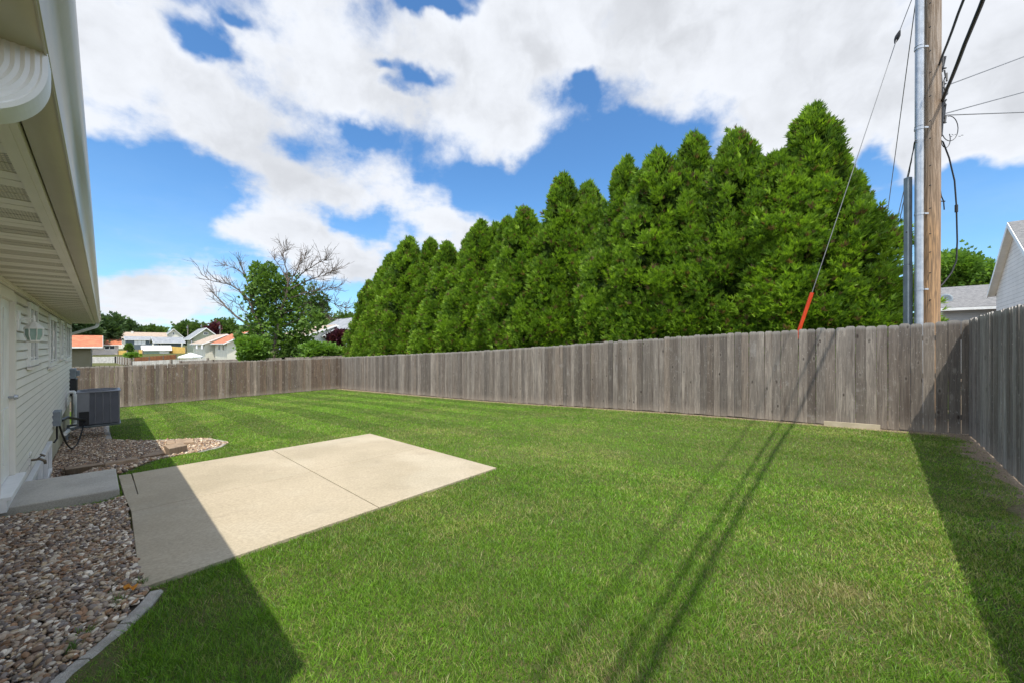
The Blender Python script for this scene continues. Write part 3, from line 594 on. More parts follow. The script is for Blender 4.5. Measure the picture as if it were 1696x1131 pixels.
# ------------------------------------------------------------------ fences
FC=H(-1.07,9.55)[:2]; BC=gp(565,643)[:2]; LP=gp(199,674.5)[:2]
def fence(name,label,path,h=1.83,bw=.142,palette=None,front=1,ear=True,gap=.004,group=None,seed=1,postside=-1):
    rg=np.random.default_rng(seed); P=[np.array(q[:2],float) for q in path]; root=thing(name,(*(P[0]+P[-1])/2,float(terr(*((P[0]+P[-1])/2)))),label,'fence',group)
    V=[];Fs=[];C=[];Sd=[];UV=[]; L=0
    posts=MB(); rails=MB()
    for a,b in zip(P[:-1],P[1:]):
        D=b-a; ln=np.linalg.norm(D); D/=ln; N=np.array([D[1],-D[0]]); N*=(1 if (np.array([2.,5.])-a)@N>0 else -1); s=0.; k=0
        while s<ln:
            w=bw*rg.uniform(.96,1.03); e=min(s+w,ln); 
            if e-s<.03: break
            s0,s1=s+gap*rg.uniform(.3,1.6),e; q0=a+D*s0; q1=a+D*s1; zb=float(terr(*((q0+q1)/2)))+.012+rg.uniform(0,.02); zt=zb+h+rg.uniform(-.012,.012)
            o0=rg.uniform(-.005,.007); o1=rg.uniform(-.005,.007); ti=rg.uniform(-.004,.004); c=.026
            outl=[(0,0),(1,0),(1,h-c),(1-c/(s1-s0),h),(c/(s1-s0),h),(0,h-c)] if ear else [(0,0),(1,0),(1,h),(0,h)]
            base=len(V); kk=len(outl)
            for side in (0,1):
                for f,z in outl:
                    xy=q0*(1-f)+q1*f+N*((o0*(1-f)+o1*f)+(-.018 if side else 0))+D*ti*z
                    V.append((xy[0],xy[1],zb+(zt-zb)*z/h)); UV.append((L+s0+f*(s1-s0),z))
            Fs.append(tuple(base+i for i in range(kk))); Fs.append(tuple(base+kk+i for i in range(kk-1,-1,-1)))
            for i in range(kk): Fs.append((base+i,base+kk+i,base+kk+(i+1)%kk,base+(i+1)%kk))
            cc=np.array(palette[rg.integers(len(palette))])*rg.choice([rg.uniform(.55,.85),rg.uniform(.85,1.3),rg.uniform(.85,1.3)]); C+= [cc]*(2*kk); Sd+=[rg.uniform(0,50)]*(2*kk); s=e; k+=1
        nP=max(1,int(round(ln/2.4)))
        for i in range(nP+1):
            q=a+D*(ln*i/nP)-N*.10; z=float(terr(*q)); MB().prism([tuple(q+D*x+N*y) for x,y in ((-.045,-.045),(.045,-.045),(.045,.045),(-.045,.045))],z-.1,z+h-.06).build('post',M['rail'],root)
        for zz in (.25,.92,1.55):
            for i in range(nP):
                qa=a+D*(ln*i/nP); qb=a+D*(ln*(i+1)/nP); za=float(terr(*qa))+zz*h/1.83; zb_=float(terr(*qb))+zz*h/1.83
                o=[-N*.022,-N*.056]; c=[]
                for dz in (0,.085):
                    c+=[(*(qa+o[0]),za+dz),(*(qb+o[0]),zb_+dz),(*(qb+o[1]),zb_+dz),(*(qa+o[1]),za+dz)]
                rails.hexa(c)
        L+=ln
    ob=link_mesh('boards',V,Fs,M['fence'],root,attrs={'col':np.array(C),'seed':np.array(Sd)})
    me=ob.data; uv=me.uv_layers.new(name='UVMap'); vi=np.zeros(len(me.loops),np.int32); me.loops.foreach_get('vertex_index',vi); uv.data.foreach_set('uv',np.array(UV,np.float32)[vi].ravel())
    rails.build('rail',M['rail'],root)
    return root
M['rail']=mat('old_rail',(.26,.22,.18),(.16,.13,.11),5,.9,.3,60)
palA=[tuple(v*k for v,k in zip(c,(.87,.815,.74))) for c in [(.36,.325,.29),(.33,.295,.26),(.39,.355,.32),(.30,.265,.235),(.35,.30,.255),(.37,.34,.31)]]
palB=[tuple(v*k for v,k in zip(c,(.75,.72,.67))) for c in [(.36,.30,.25),(.24,.175,.13),(.40,.34,.285),(.20,.145,.105),(.33,.27,.22),(.29,.22,.17)]]
palC=[tuple(v*1.0 for v in c) for c in [(.36,.325,.29),(.32,.285,.25),(.38,.345,.31),(.30,.26,.225)]]
fence('wooden_fence','long weathered dog-ear board fence in front of the evergreens',[FC-d2*.06,BC],palette=palA,seed=3)
lastp=LP+(LP-BC)/np.linalg.norm(LP-BC)*6.5
fence('wooden_fence','brown weathered back fence running from house to far lawn corner',[BC,lastp],palette=palB,seed=5,gap=.008,bw=.146)
fence('wooden_fence','short grey board fence along the right edge of the lawn',[FC-n2*9.5+d2*0.0,FC-n2*.02],palette=palC,seed=8,bw=.13,gap=.005)
def plank():
    a=gp(1372,696)[:2]; b=gp(1458,708)[:2]; a=a-n2*(a@n2-9.42); b=b-n2*(b@n2-9.42)
    D=(b-a)/np.linalg.norm(b-a); mb=MB(); za,zb=float(terr(*a))+.0,float(terr(*b))+.0; N=n2*.03
    mb.hexa([(*a,za),(*b,zb),(*(b+N),zb),(*(a+N),za),(*a,za+.09),(*b,zb+.09),(*(b+N),zb+.09),(*(a+N),za+.09)]); tag(mb.build('kick_board',M['plank']),'pale new plank lying at the foot of the long fence','board')
plank()
# ------------------------------------------------------------------ gravel beds, edging
bed1=[(-60,865),(32,856),(198,826),(207,830),(233,979),(262,976),(215,1030),(175,1066),(120,1112),(60,1175),(-150,1240)]
def bedpoly(pts): return [gp(x,y)[:2] for x,y in pts]
BED1=bedpoly([(0,862),(32,856),(206,826),(234,980),(252,976),(205,1030),(160,1070),(105,1115),(40,1170)])+[gp(40,1170)[:2]+np.array([-.05,-1.0]),H(1.2,WP)[:2],H(5.6,WP)[:2]]
def hp(u,p): return H(u,p)[:2]
BED2=[hp(6.55,WP),gp(192,779)[:2],gp(196,787)[:2],gp(225,775)[:2],gp(262,762)[:2],gp(330,749)[:2],gp(368,740)[:2],gp(378,734)[:2],gp(345,727)[:2],gp(300,728)[:2],gp(258,730)[:2],gp(200,730)[:2],gp(178,728)[:2],gp(176,700)[:2],hp(17.6,.05),hp(17.6,WP)]
def bedsheet(poly,name):
    # fine sheet 6 mm over the terrain
    poly=[np.array(q) for q in poly]; mn=np.min(poly,0); mx=np.max(poly,0); V=[];Fs=[];ix={}
    st=.12
    xs=np.arange(mn[0],mx[0]+st,st); ys=np.arange(mn[1],mx[1]+st,st); X,Y=np.meshgrid(xs,ys); C=np.c_[X.ravel()+st/2,Y.ravel()+st/2]; ins=inpoly(C,poly).reshape(X.shape)
    for j in range(len(ys)-1):
        for i in range(len(xs)-1):
            if ins[j,i]:
                f=[]
                for a,b in ((i,j),(i+1,j),(i+1,j+1),(i,j+1)):
                    if (a,b) not in ix: ix[a,b]=len(V); V.append((xs[a],ys[b],float(terr(xs[a],ys[b]))+.006))
                    f.append(ix[a,b])
                Fs.append(tuple(f))
    o=link_mesh(name,V,Fs,M['bedsoil']); tag(o,kind='structure')
bedsheet(BED1,'gravel_bed_soil'); bedsheet(BED2,'gravel_bed_soil')
def ico(sub):
    import bmesh
    bm=bmesh.new(); bmesh.ops.create_icosphere(bm,subdivisions=sub,radius=1); bm.verts.ensure_lookup_table(); V=np.array([v.co[:] for v in bm.verts]); Fv=np.array([[v.index for v in f.verts] for f in bm.faces]); bm.free(); return V,Fv
stonecol=np.array([(.36,.31,.25),(.50,.46,.40),(.22,.16,.115),(.29,.21,.15),(.17,.15,.14),(.60,.57,.52),(.27,.17,.105),(.13,.105,.095),(.36,.29,.20),(.20,.18,.175),(.31,.26,.215),(.18,.13,.10)])
def stones(name,poly,dens,smin,smax,sub,seed,label,extra=None,warm=0.,layers=1.):
    rg=np.random.default_rng(seed); poly=np.array(poly); mn=poly.min(0); mx=poly.max(0); A=(mx-mn).prod(); N=int(A*dens)
    P=rg.uniform(mn,mx,(N,2)); P=P[inpoly(P,poly)]
    if extra is not None: P=P[extra(P)]
    N=len(P); r=np.exp(rg.normal(-.12,.42,N))*(smin+smax)/2; r=np.clip(r,smin,smax)
    V0,F0=ico(sub); nv=len(V0)
    sc=np.c_[r*rg.uniform(.85,1.5,N),r*rg.uniform(.7,1.05,N),r*rg.uniform(.35,.65,N)]
    # lumpy unit stones: 6 variants
    vs=[]
    for k in range(8):
        d=np.zeros(nv)
        for _ in range(5):
            a=rg.normal(size=3); a/=np.linalg.norm(a); d+=.16*np.clip(V0@a-.25,0,1)*rg.choice([-1,-1,1])
        vs.append(V0*(1+d)[:,None])
    vs=np.array(vs)[rg.integers(8,size=N)]
    Vx=vs*sc[:,None,:]
    # random tilt + yaw
    ya=rg.uniform(0,2*np.pi,N); ti=rg.normal(0,.5,N); tj=rg.normal(0,.45,N)
    def rot(V,a,i,j):
        c,s=np.cos(a)[:,None],np.sin(a)[:,None]; o=V.copy(); o[:,:,i]=c*V[:,:,i]-s*V[:,:,j]; o[:,:,j]=s*V[:,:,i]+c*V[:,:,j]; return o
    Vx=rot(Vx,ti,1,2); Vx=rot(Vx,tj,0,2); Vx=rot(Vx,ya,0,1)
    z=terr(P[:,0],P[:,1])+.010+r*.3+rg.uniform(0,.018,N)*layers
    Vx+=np.c_[P,z][:,None,:]
    Fx=(F0[None]+(np.arange(N)*nv)[:,None,None]).reshape(-1,3)
    c=stonecol[rg.integers(len(stonecol),size=N)]*np.array([1.08,1.0,.88])*rg.uniform(.75,1.25,(N,1)); c=c*(1-warm)+c*np.array([1.15,1.,.85])*warm
    c=np.repeat(c,nv,0)*rg.uniform(.9,1.1,(N*nv,1))
    o=link_mesh(name,Vx.reshape(-1,3),Fx,M['stone'],smooth=True,attrs={'col':c},origin=(*P.mean(0),float(terr(*P.mean(0))))); tag(o,label,'gravel',kind='stuff')
stones('river_gravel',BED1,6200,.005,.019,2,21,'rounded multicoloured river stones filling the near bed beside the patio')
stones('river_gravel',BED2,2300,.008,.027,1,22,'tan and brown river stones in the far bed under the condenser',warm=.3)
def strip(name,label,cat,pts,w,h,mtl,n,gap=.006,group=None,dz=.0,piece_labels=None):
    # kerb along a pixel polyline, cut in n pieces
    P=[gp(x,y)[:2] for x,y in pts]; L=[0]
    for a,b in zip(P[:-1],P[1:]): L.append(L[-1]+np.linalg.norm(b-a))
    P=np.array(P); L=np.array(L)
    def at(s): return np.array([np.interp(s,L,P[:,0]),np.interp(s,L,P[:,1])])
    for i in range(n):
        s0=L[-1]*i/n+gap/2; s1=L[-1]*(i+1)/n-gap/2; K=6; V=[];Fs=[]
        for k in range(K+1):
            s=s0+(s1-s0)*k/K; q=at(s); T=at(min(s+.02,L[-1]))-at(max(s-.02,0)); T/=np.linalg.norm(T); N=np.array([T[1],-T[0]]); z=float(terr(*q))+dz
            for o,zz in ((-w/2,-.08),(w/2,-.08),(w/2,h-.012),(w/2-.012,h),(-w/2+.012,h),(-w/2,h-.012)): V.append((*(q+N*o),z+zz))
        for k in range(K):
            for j in range(6): Fs.append((k*6+j,(k+1)*6+j,(k+1)*6+(j+1)%6,k*6+(j+1)%6))
        Fs.append(tuple(range(6))); Fs.append(tuple(K*6+j for j in range(5,-1,-1)))
        o=link_mesh(name,V,Fs,mtl); tag(o,piece_labels[i] if piece_labels else label,cat,group)
strip('kerb_stone','','kerb',[(258,981),(238,1006),(207,1036)],.07,.016,M['curb'],1,group='concrete edging of the near gravel bed',piece_labels=['grey concrete edging piece touching the patio corner'])
strip('kerb_stone','','kerb',[(206,1037),(175,1066),(138,1096)],.07,.016,M['curb'],1,group='concrete edging of the near gravel bed',piece_labels=['curved grey concrete edging piece second from the patio'])
strip('kerb_stone','','kerb',[(137,1097),(100,1127),(50,1175)],.07,.016,M['curb'],1,group='concrete edging of the near gravel bed',piece_labels=['grey concrete edging piece cut by the lower photo border'])
strip('kerb_stone','pale concrete edging beside the shaded lawn below the condenser','kerb',[(180,729),(176,714),(177,704)],.11,.04,M['curb'],1)
strip('kerb_stone','thin pale concrete edging curving round far gravel bed','kerb',[(182,730),(220,732),(262,731),(300,728),(345,727.5),(374,731),(379,735),(366,741),(330,750)],.06,.028,M['curb'],1)
def block(px4,h,name,label,dz=.03,tilt=0.):
    P=[gp(x,y)[:2] for x,y in px4]; mb=MB(); mb.prism([(q[0],q[1],float(terr(*q))+dz+tilt*i) for i,q in zip((0,0,1,1),P)],-.03,h); tag(mb.build('paver_block',M['paver'],bevel=.008),label,'paver')
block([(108,786),(172,778),(171,772.5),(106,779.5)],.05,'p','brown edging paver right behind the concrete stoop, by the house')
block([(174,777.5),(229,768),(226,763),(173,772)],.05,'p','flat brown paver starting at the far stoop corner')
block([(231,765),(279,757),(272,750.5),(262,752)],.06,'p','dark brown paver in shade leading to the sunny one')
block([(280,757.5),(310,748.5),(300,742.5),(272,748.5)],.11,'p','raised sunlit brown paver at edge of the far gravel bed')
block([(291,741),(322,737),(316,731),(290,733)],.05,'p','flat tan paver behind the raised sunlit one')
block([(276,744),(290,742),(287,736),(275,738)],.09,'p','small upright tan block next to sunlit pavers')
# ------------------------------------------------------------------ grass
BARE=[BED1,BED2]
def kerbmask(P):
    m=np.zeros(len(P),bool)
    for pts,w in (([(258,981),(238,1006),(207,1036),(175,1066),(138,1096),(100,1127),(50,1175)],.05),([(182,730),(178,716),(177,704)],.06)):
        Q=[gp(x,y)[:2] for x,y in pts]
        for a,b in zip(Q[:-1],Q[1:]):
            D=b-a; t=np.clip(((P-a)@D)/(D@D),0,1); m|=np.linalg.norm(P-(a+t[:,None]*D),axis=1)<w
    return m
def vnoise(P,sc,seed):
    rg=np.random.default_rng(seed); G=rg.uniform(0,1,(256,256)); q=P*sc+37.; i=np.floor(q).astype(int); f=q-i; f=f*f*(3-2*f); a=lambda x,y:G[x%256,y%256]
    return (a(i[:,0],i[:,1])*(1-f[:,0])+a(i[:,0]+1,i[:,1])*f[:,0])*(1-f[:,1])+(a(i[:,0],i[:,1]+1)*(1-f[:,0])+a(i[:,0]+1,i[:,1]+1)*f[:,0])*f[:,1]
def make_grass():
    rg=np.random.default_rng(5); out=[]
    # rings: r0,r1,density at r
    def ring(r0,r1,den):
        th0,th1=-R(68),R(68); A=(th1-th0)*(r1*r1-r0*r0)/2; N=int(A*den); r=np.sqrt(rg.uniform(r0*r0,r1*r1,N)); th=rg.uniform(th0,th1,N); return np.c_[r*np.sin(th),r*np.cos(th)]
    ed=[.9,1.6,2.4,3.2,4.2,5.4,7,9,11.5,14.5,18,22,27]; 
    for a,b in zip(ed[:-1],ed[1:]):
        m=(a+b)/2; out.append(ring(a,b,34000*min(1,(2.0/m))**1.35))
    P=np.concatenate(out); p=P@n2; u=P@d2
    ok=(p<9.5-.05)&(u>-1.03)&(p>-3)
    # inside back fence
    D=(LP-BC)/np.linalg.norm(LP-BC); Nn=np.array([D[1],-D[0]]); Nn*= np.sign(-(BC@Nn)) ; ok&=((P-BC)@Nn)>.06
    ok&=~inpoly(P,PATIO)&~inpoly(P,BED1)&~inpoly(P,BED2)&~inpoly(P,STOOP)&~((u<17.6)&(p<-.6))
    ok&=~kerbmask(P)
    # thin out: bare strip near fences & dry patches
    nf=vnoise(P,7,1); nb=vnoise(P,.9,2)*.6+vnoise(P,2.3,3)*.4; nc=vnoise(P,.35,4)
    strip_=((9.5-p)<.16+.18*vnoise(P,3,6)*(1))
    bare=(u<-.70-.34*vnoise(P,1.6,8)-.2*vnoise(P,6.,18))&(p>4.5)
    ok&=~(bare&(rg.random(len(P))<.93))&~(strip_&(rg.random(len(P))<.55))
    P=P[ok]; p=p[ok]; u=u[ok]; nf=nf[ok]; nb=nb[ok]; nc=nc[ok]; strip_=strip_[ok]; N=len(P); r=np.linalg.norm(P,axis=1)
    print('grass blades',N)
    wd=.0024*np.maximum(1,r/2.2)**.9*rg.uniform(.7,1.3,N); ht=rg.uniform(.012,.034,N)*(.75+.5*nf); edge=rg.random(N)<.02; ht[edge]*=1.5
    back=(np.linalg.norm((P-BC),axis=1)<0)
    # colours
    g0=np.array([.075,.175,.016]); g1=np.array([.205,.375,.028]); dry=np.array([.42,.37,.17]); yel=np.array([.31,.34,.09])
    k=(rg.random(N)**1.2)[:,None]; c=g0*(1-k)*.8+g1*k*1.15
    dryness=np.clip((nb-.45)*1.5,0,1)*np.clip(.45+.9*(nc-.2),0,1)
    right=sst(1.5,7,P[:,0]-.15*P[:,1])*sst(.2,1.2,1.6-np.abs(p-6.)/3.5)      # the drier, right-hand half of the lawn
    dryness=np.clip(dryness*.8+right*.42*(.5+nb),0,.92)
    mott=vnoise(P,5.,15)*vnoise(P,11.,16); q=(rg.random(N)<np.clip(dryness*.8+.55*(mott-.22),0,1))[:,None]; c=np.where(q,yel*(.8+.5*rg.random((N,1))),c)
    dp=.018+.22*dryness+.16*np.clip(mott-.3,0,1)
    for (x,y,rr,s) in ((1300,1000,.35,.5),(1370,975,.22,.4),(1240,1050,.2,.3),(1420,985,.15,.5),(985,1100,.25,.25),(1120,870,.3,.15)):
        g=gp(x,y)[:2]; dp=dp+s*np.exp(-((P-g)**2).sum(1)/(rr*rr)*2)
    q=(rg.random(N)<dp+.6*strip_)[:,None]; c=np.where(q,dry*(.75+.5*rg.random((N,1))),c)
    # mowing stripes along the fence: blades lean one way, then the other
    ph=np.floor((p+.18*np.sin(u*.25))/.62).astype(int)%2; c=c*np.where(ph==0,1-.10-.16*sst(4,10,u),1.06+.10*sst(4,10,u))[:,None]*(.84+.32*vnoise(P,.7,9))[:,None]
    ld=np.where(ph==0,1.,-1.)[:,None]*d2[None]*.12
    lean=(rg.normal(0,.62,(N,2))+ld)*ht[:,None]
    az=rg.uniform(0,np.pi,N); wv=np.c_[np.cos(az),np.sin(az)]*wd[:,None]/2
    z0=terr(P[:,0],P[:,1])-.004
    near=r<5.
    def mk(mask,name_off):
        Pm=P[mask]; n=len(Pm); w=wv[mask]; l=lean[mask]; h=ht[mask]; z=z0[mask]; cm=c[mask]
        b0=np.c_[Pm-w,z]; b1=np.c_[Pm+w,z]; m0=np.c_[Pm-w*.75+l*.4,z+h*.6]; m1=np.c_[Pm+w*.75+l*.4,z+h*.6]; t=np.c_[Pm+l,z+h]
        V=np.stack([b0,b1,m1,m0,t],1).reshape(-1,3); i=np.arange(n)[:,None]*5
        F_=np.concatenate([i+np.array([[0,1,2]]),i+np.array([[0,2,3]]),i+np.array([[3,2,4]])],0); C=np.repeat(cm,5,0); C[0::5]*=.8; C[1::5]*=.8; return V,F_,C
    def mk1(mask):
        Pm=P[mask]; n=len(Pm); w=wv[mask]; l=lean[mask]; h=ht[mask]; z=z0[mask]; cm=c[mask]
        V=np.stack([np.c_[Pm-w,z],np.c_[Pm+w,z],np.c_[Pm+l,z+h]],1).reshape(-1,3); i=np.arange(n)[:,None]*3; return V,i+np.array([[0,1,2]]),np.repeat(cm,3,0)
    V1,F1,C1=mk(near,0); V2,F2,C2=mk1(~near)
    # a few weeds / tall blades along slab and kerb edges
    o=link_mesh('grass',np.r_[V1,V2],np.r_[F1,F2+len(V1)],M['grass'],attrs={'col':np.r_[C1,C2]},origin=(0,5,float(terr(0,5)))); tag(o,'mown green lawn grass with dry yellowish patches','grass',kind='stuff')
make_grass()
def weed_tuft(x,y,label):
    g=gp(x,y); rg=np.random.default_rng(int(x)); V=[];Fs=[];C=[]
    for k in range(34):
        a=rg.uniform(0,6.28); r=rg.uniform(0,.03); q=np.array([g[0]+r*math.cos(a),g[1]+r*math.sin(a),g[2]+.015]); l=rg.normal(0,.022,2); h=rg.uniform(.025,.055); w=np.array([math.cos(a+1),math.sin(a+1),0])*.0018; b=len(V)
        V+=[q-w,q+w,q+w*.8+[l[0]*.5,l[1]*.5,h*.7],q-w*.8+[l[0]*.5,l[1]*.5,h*.7],q+[l[0]*1.3,l[1]*1.3,h]]; Fs+=[(b,b+1,b+2,b+3),(b+3,b+2,b+4)]; C+=[np.array([.09,.17,.03])*rg.uniform(.7,1.4)]*5
    tag(link_mesh('grass_tuft',V,Fs,M['grass'],attrs={'col':np.array(C)}),label,'weed')
weed_tuft(140,1057,'small grass weed in gravel, nearest the middle of the edging')
weed_tuft(120,1085,'straggly weed among stones close to the lower edging')
weed_tuft(233,972,'grass tuft growing at the near left patio corner')
weed_tuft(200,1003,'tiny weed by orange leaf in the gravel')
def fallen_leaf():
    g=gp(216,987); V=[];Fs=[];K=10
    V.append((g[0],g[1],g[2]+.05))
    for k in range(K): a=2*math.pi*k/K; r=.027*(1+.4*math.cos(2*a))*(.85+.3*(k%2)); V.append((g[0]+r*math.cos(a),g[1]+r*.7*math.sin(a),g[2]+.055+.012*math.sin(3*a)))
    for k in range(K): Fs.append((0,1+k,1+(k+1)%K))
    o=link_mesh('fallen_leaf',V,Fs,mat('orange_leaf',(.62,.26,.03),(.45,.17,.02),30,.6)); s=o.modifiers.new('thick','SOLIDIFY'); s.thickness=.003; tag(o,'curled orange leaf on the stones near patio corner','leaf')
fallen_leaf()
# ------------------------------------------------------------------ vegetation
def sprays(P,D,size,rg,cols,nb=5,wfac=.20,spread=1.0):
    # flat fans of narrow leaflets; P tips, D outward unit dirs
    N=len(P); r=rg.normal(size=(N,3)); Sd=np.cross(D,r); Sd/=np.linalg.norm(Sd,axis=1)[:,None]+1e-9; V=[];C=[]
    sz=size*rg.uniform(.7,1.3,N)
    for k in range(nb):
        a=(k/(nb-1)-.5)*2*spread if nb>1 else 0.; a=a+rg.normal(0,.15,N); L=sz*(1-.25*abs(k/(max(nb-1,1))-.5)*2)
        T=D*np.cos(a)[:,None]+Sd*np.sin(a)[:,None]; Wd=-D*np.sin(a)[:,None]+Sd*np.cos(a)[:,None]; Nn=np.cross(T,Wd)*rg.normal(0,.35,N)[:,None]; tip=P+(T+Nn*.5)*L[:,None]; mid=P+T*(L*.5)[:,None]
        w=Wd*(L*wfac)[:,None]+Nn*(L*.1)[:,None]
        V.append(np.stack([P,mid+w,tip,mid-w],1)); c=cols*rg.uniform(.85,1.15,(N,1)); C.append(np.repeat(c[:,None,:],4,1))
    V=np.concatenate(V,0).reshape(-1,3); C=np.concatenate(C,0).reshape(-1,3); n=len(V)//4; Fq=np.arange(n*4).reshape(-1,4); return V,Fq,C
def arb_mesh(h,rad,seed,tipk=1.,size=.15):
    rg=np.random.default_rng(seed)
    tp=[1.,1.04,1.06,.96,.78,.58,.36,.17,.03] if seed%2 else [1.,1.04,1.06,.92,.62,.38,.26,.13,.02]
    if seed==77: tp=[.98,1.05,1.10,1.08,.98,.82,.56,.28,.04]
    prof=lambda s: rad*np.interp(s,[0,.06,.2,.45,.62,.75,.88,.96,1.],tp)
    nc=int(310*h*rad/7); 
    s=1-np.sqrt(rg.uniform(0,1,nc))*1.0; s=np.clip(rg.beta(1.15,1.35,nc),0,.995); th=rg.uniform(0,2*np.pi,nc)
    lob=1+.13*np.sin(3*th+rg.uniform(0,6))+.10*np.sin(5*th+9*s)+rg.normal(0,.15,nc)+.12*np.sin(14*s+4*th)
    lob=np.clip(lob,.6,1.2); r=prof(s)*lob; cen=np.c_[r*np.cos(th),r*np.sin(th),s*h]
    cr=.11+.20*(1-s)+.05*rg.random(nc); m=62
    ccol=rg.random(nc)
    Pp=np.repeat(cen,m,0); cs=np.repeat(cr,m); dirc=np.repeat(np.c_[np.cos(th),np.sin(th),np.full(nc,.75)+s*1.6],m,0); dirc/=np.linalg.norm(dirc,axis=1)[:,None]
    off=rg.normal(size=Pp.shape); off/=np.linalg.norm(off,axis=1)[:,None]; off*=rg.random((len(off),1))**.45; Pp=Pp+off*cs[:,None]*np.array([1,1,1.5])
    D=dirc+off*.6; D/=np.linalg.norm(D,axis=1)[:,None]
    k=np.clip(np.repeat(ccol,m)*.6+rg.random(len(Pp))*.5,0,1)[:,None]
    col=np.array([.055,.125,.016])*(1-k)+np.array([.27,.42,.036])*k
    br=(rg.random(len(Pp))<.06)[:,None]; col=np.where(br,np.array([.16,.11,.05]),col)
    V,Fq,C=sprays(Pp,D,size,rg,col,6,.095,.7)
    # upright leading shoots that make the ragged tip
    nt=int(420); st=rg.uniform(.80,1.0,nt); tt=rg.uniform(0,6.28,nt); rt=prof(st)*rg.uniform(.3,1.25,nt); Pt=np.c_[rt*np.cos(tt),rt*np.sin(tt),st*h]; Dt=np.c_[np.cos(tt)*.35,np.sin(tt)*.35,np.ones(nt)]+rg.normal(0,.12,(nt,3)); Dt/=np.linalg.norm(Dt,axis=1)[:,None]
    kt=rg.random((nt,1)); V3,F3,C3=sprays(Pt,Dt,size*1.7,rg,np.array([.055,.125,.016])*(1-kt)+np.array([.27,.42,.036])*kt,5,.08,.4); V=np.r_[V,V3]; Fq=np.r_[Fq,F3+len(Fq)*4]; C=np.r_[C.reshape(-1,C.shape[-1]),C3.reshape(-1,3)]
    # inner shoots around the trunk
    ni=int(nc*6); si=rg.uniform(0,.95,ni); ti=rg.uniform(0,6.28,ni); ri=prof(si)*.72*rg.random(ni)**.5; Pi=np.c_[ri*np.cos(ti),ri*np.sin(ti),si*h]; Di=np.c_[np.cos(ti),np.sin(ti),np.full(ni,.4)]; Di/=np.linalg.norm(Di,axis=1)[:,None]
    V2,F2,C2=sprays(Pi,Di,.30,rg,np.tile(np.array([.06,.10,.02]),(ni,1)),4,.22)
    return np.r_[V,V2],np.r_[Fq,F2+len(V)],np.r_[C.reshape(-1,3),C2.reshape(-1,3)]
M['bark']=mat('bark',(.17,.12,.08),(.09,.065,.045),12,.9,.6,40,stretch=(1,1,.2)); M['deadbark']=mat('dead_bark',(.15,.115,.09),(.08,.062,.05),8,.9,.4,40)
tops=[(611,468,12.2,1.05),(626,445,11.9,1.05),(645,424,12.3,1.2),(686,398,12.0,1.25),(719,401,12.4,1.15),(752,405,12.0,1.2),(802,371,12.1,1.25),(843,364,12.4,1.15),(878,354,12.0,1.2),(929,299,12.1,1.25),(977,301,12.5,1.15),(1037,268,12.1,1.2),(1105,255,12.0,1.3),(1150,232,12.3,1.2),(1220,231,12.1,1.15),(1295,262,11.9,1.2),(1357,183,12.2,1.30),(1404,285,12.7,.62),(1262,300,12.8,1.1)]
tops+=[(664,413,12.6,1.15),(738,407,12.6,1.1),(779,391,12.5,1.15),(822,376,12.6,1.1)]
tops=[(a,b,c+.35,d) for a,b,c,d in tops]
ordn=['first','second','third','fourth','fifth','sixth','seventh','eighth','ninth','tenth','eleventh','twelfth','thirteenth','fourteenth','fifteenth','sixteenth','seventeenth','eighteenth','nineteenth','twentieth','twenty-first','twenty-second','twenty-third']
def hedge():
    tp=sorted(tops); rgh=np.random.default_rng(4)
    # shared crown shapes, unit height variants
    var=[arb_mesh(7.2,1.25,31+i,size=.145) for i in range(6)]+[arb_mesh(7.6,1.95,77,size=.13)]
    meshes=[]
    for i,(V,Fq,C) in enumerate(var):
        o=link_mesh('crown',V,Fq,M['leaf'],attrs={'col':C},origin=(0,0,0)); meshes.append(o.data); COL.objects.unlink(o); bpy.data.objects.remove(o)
    for i,(x,y,p,rad) in enumerate(tp):
        u=up(x,p); q=H(u,p)[:2]; z=float(terr(*q))-.1; Y=q[1]; zt=(HY-y)/F*Y; h=zt-z
        big=x==1372; vi=6 if big else i%6; H0=7.6 if big else 7.2
        nm=ordn[i]; 
        if big: lab='tallest and broadest evergreen, near the right end of the row'
        elif i==0: lab='shortest evergreen at the far left end of the row'
        elif i==len(tp)-1: lab='evergreen at the right end of the row, beside the utility pole'
        else: lab='dense cone shaped evergreen behind long fence, %s from the left in the row'%nm
        t=thing('arborvitae_tree',(q[0],q[1],z),lab,'tree','evergreens in a row behind the long fence')
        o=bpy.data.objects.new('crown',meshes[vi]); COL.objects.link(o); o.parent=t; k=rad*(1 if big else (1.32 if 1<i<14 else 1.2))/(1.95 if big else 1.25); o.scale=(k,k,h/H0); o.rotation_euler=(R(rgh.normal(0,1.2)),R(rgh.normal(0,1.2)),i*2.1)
        mb=MB(); mb.tube([(q[0],q[1],z-.2),(q[0],q[1],z+h*.5),(q[0],q[1],z+h*.95)],[.13,.08,.02],8); mb.build('trunk',M['bark'],t,smooth=True)
hedge()
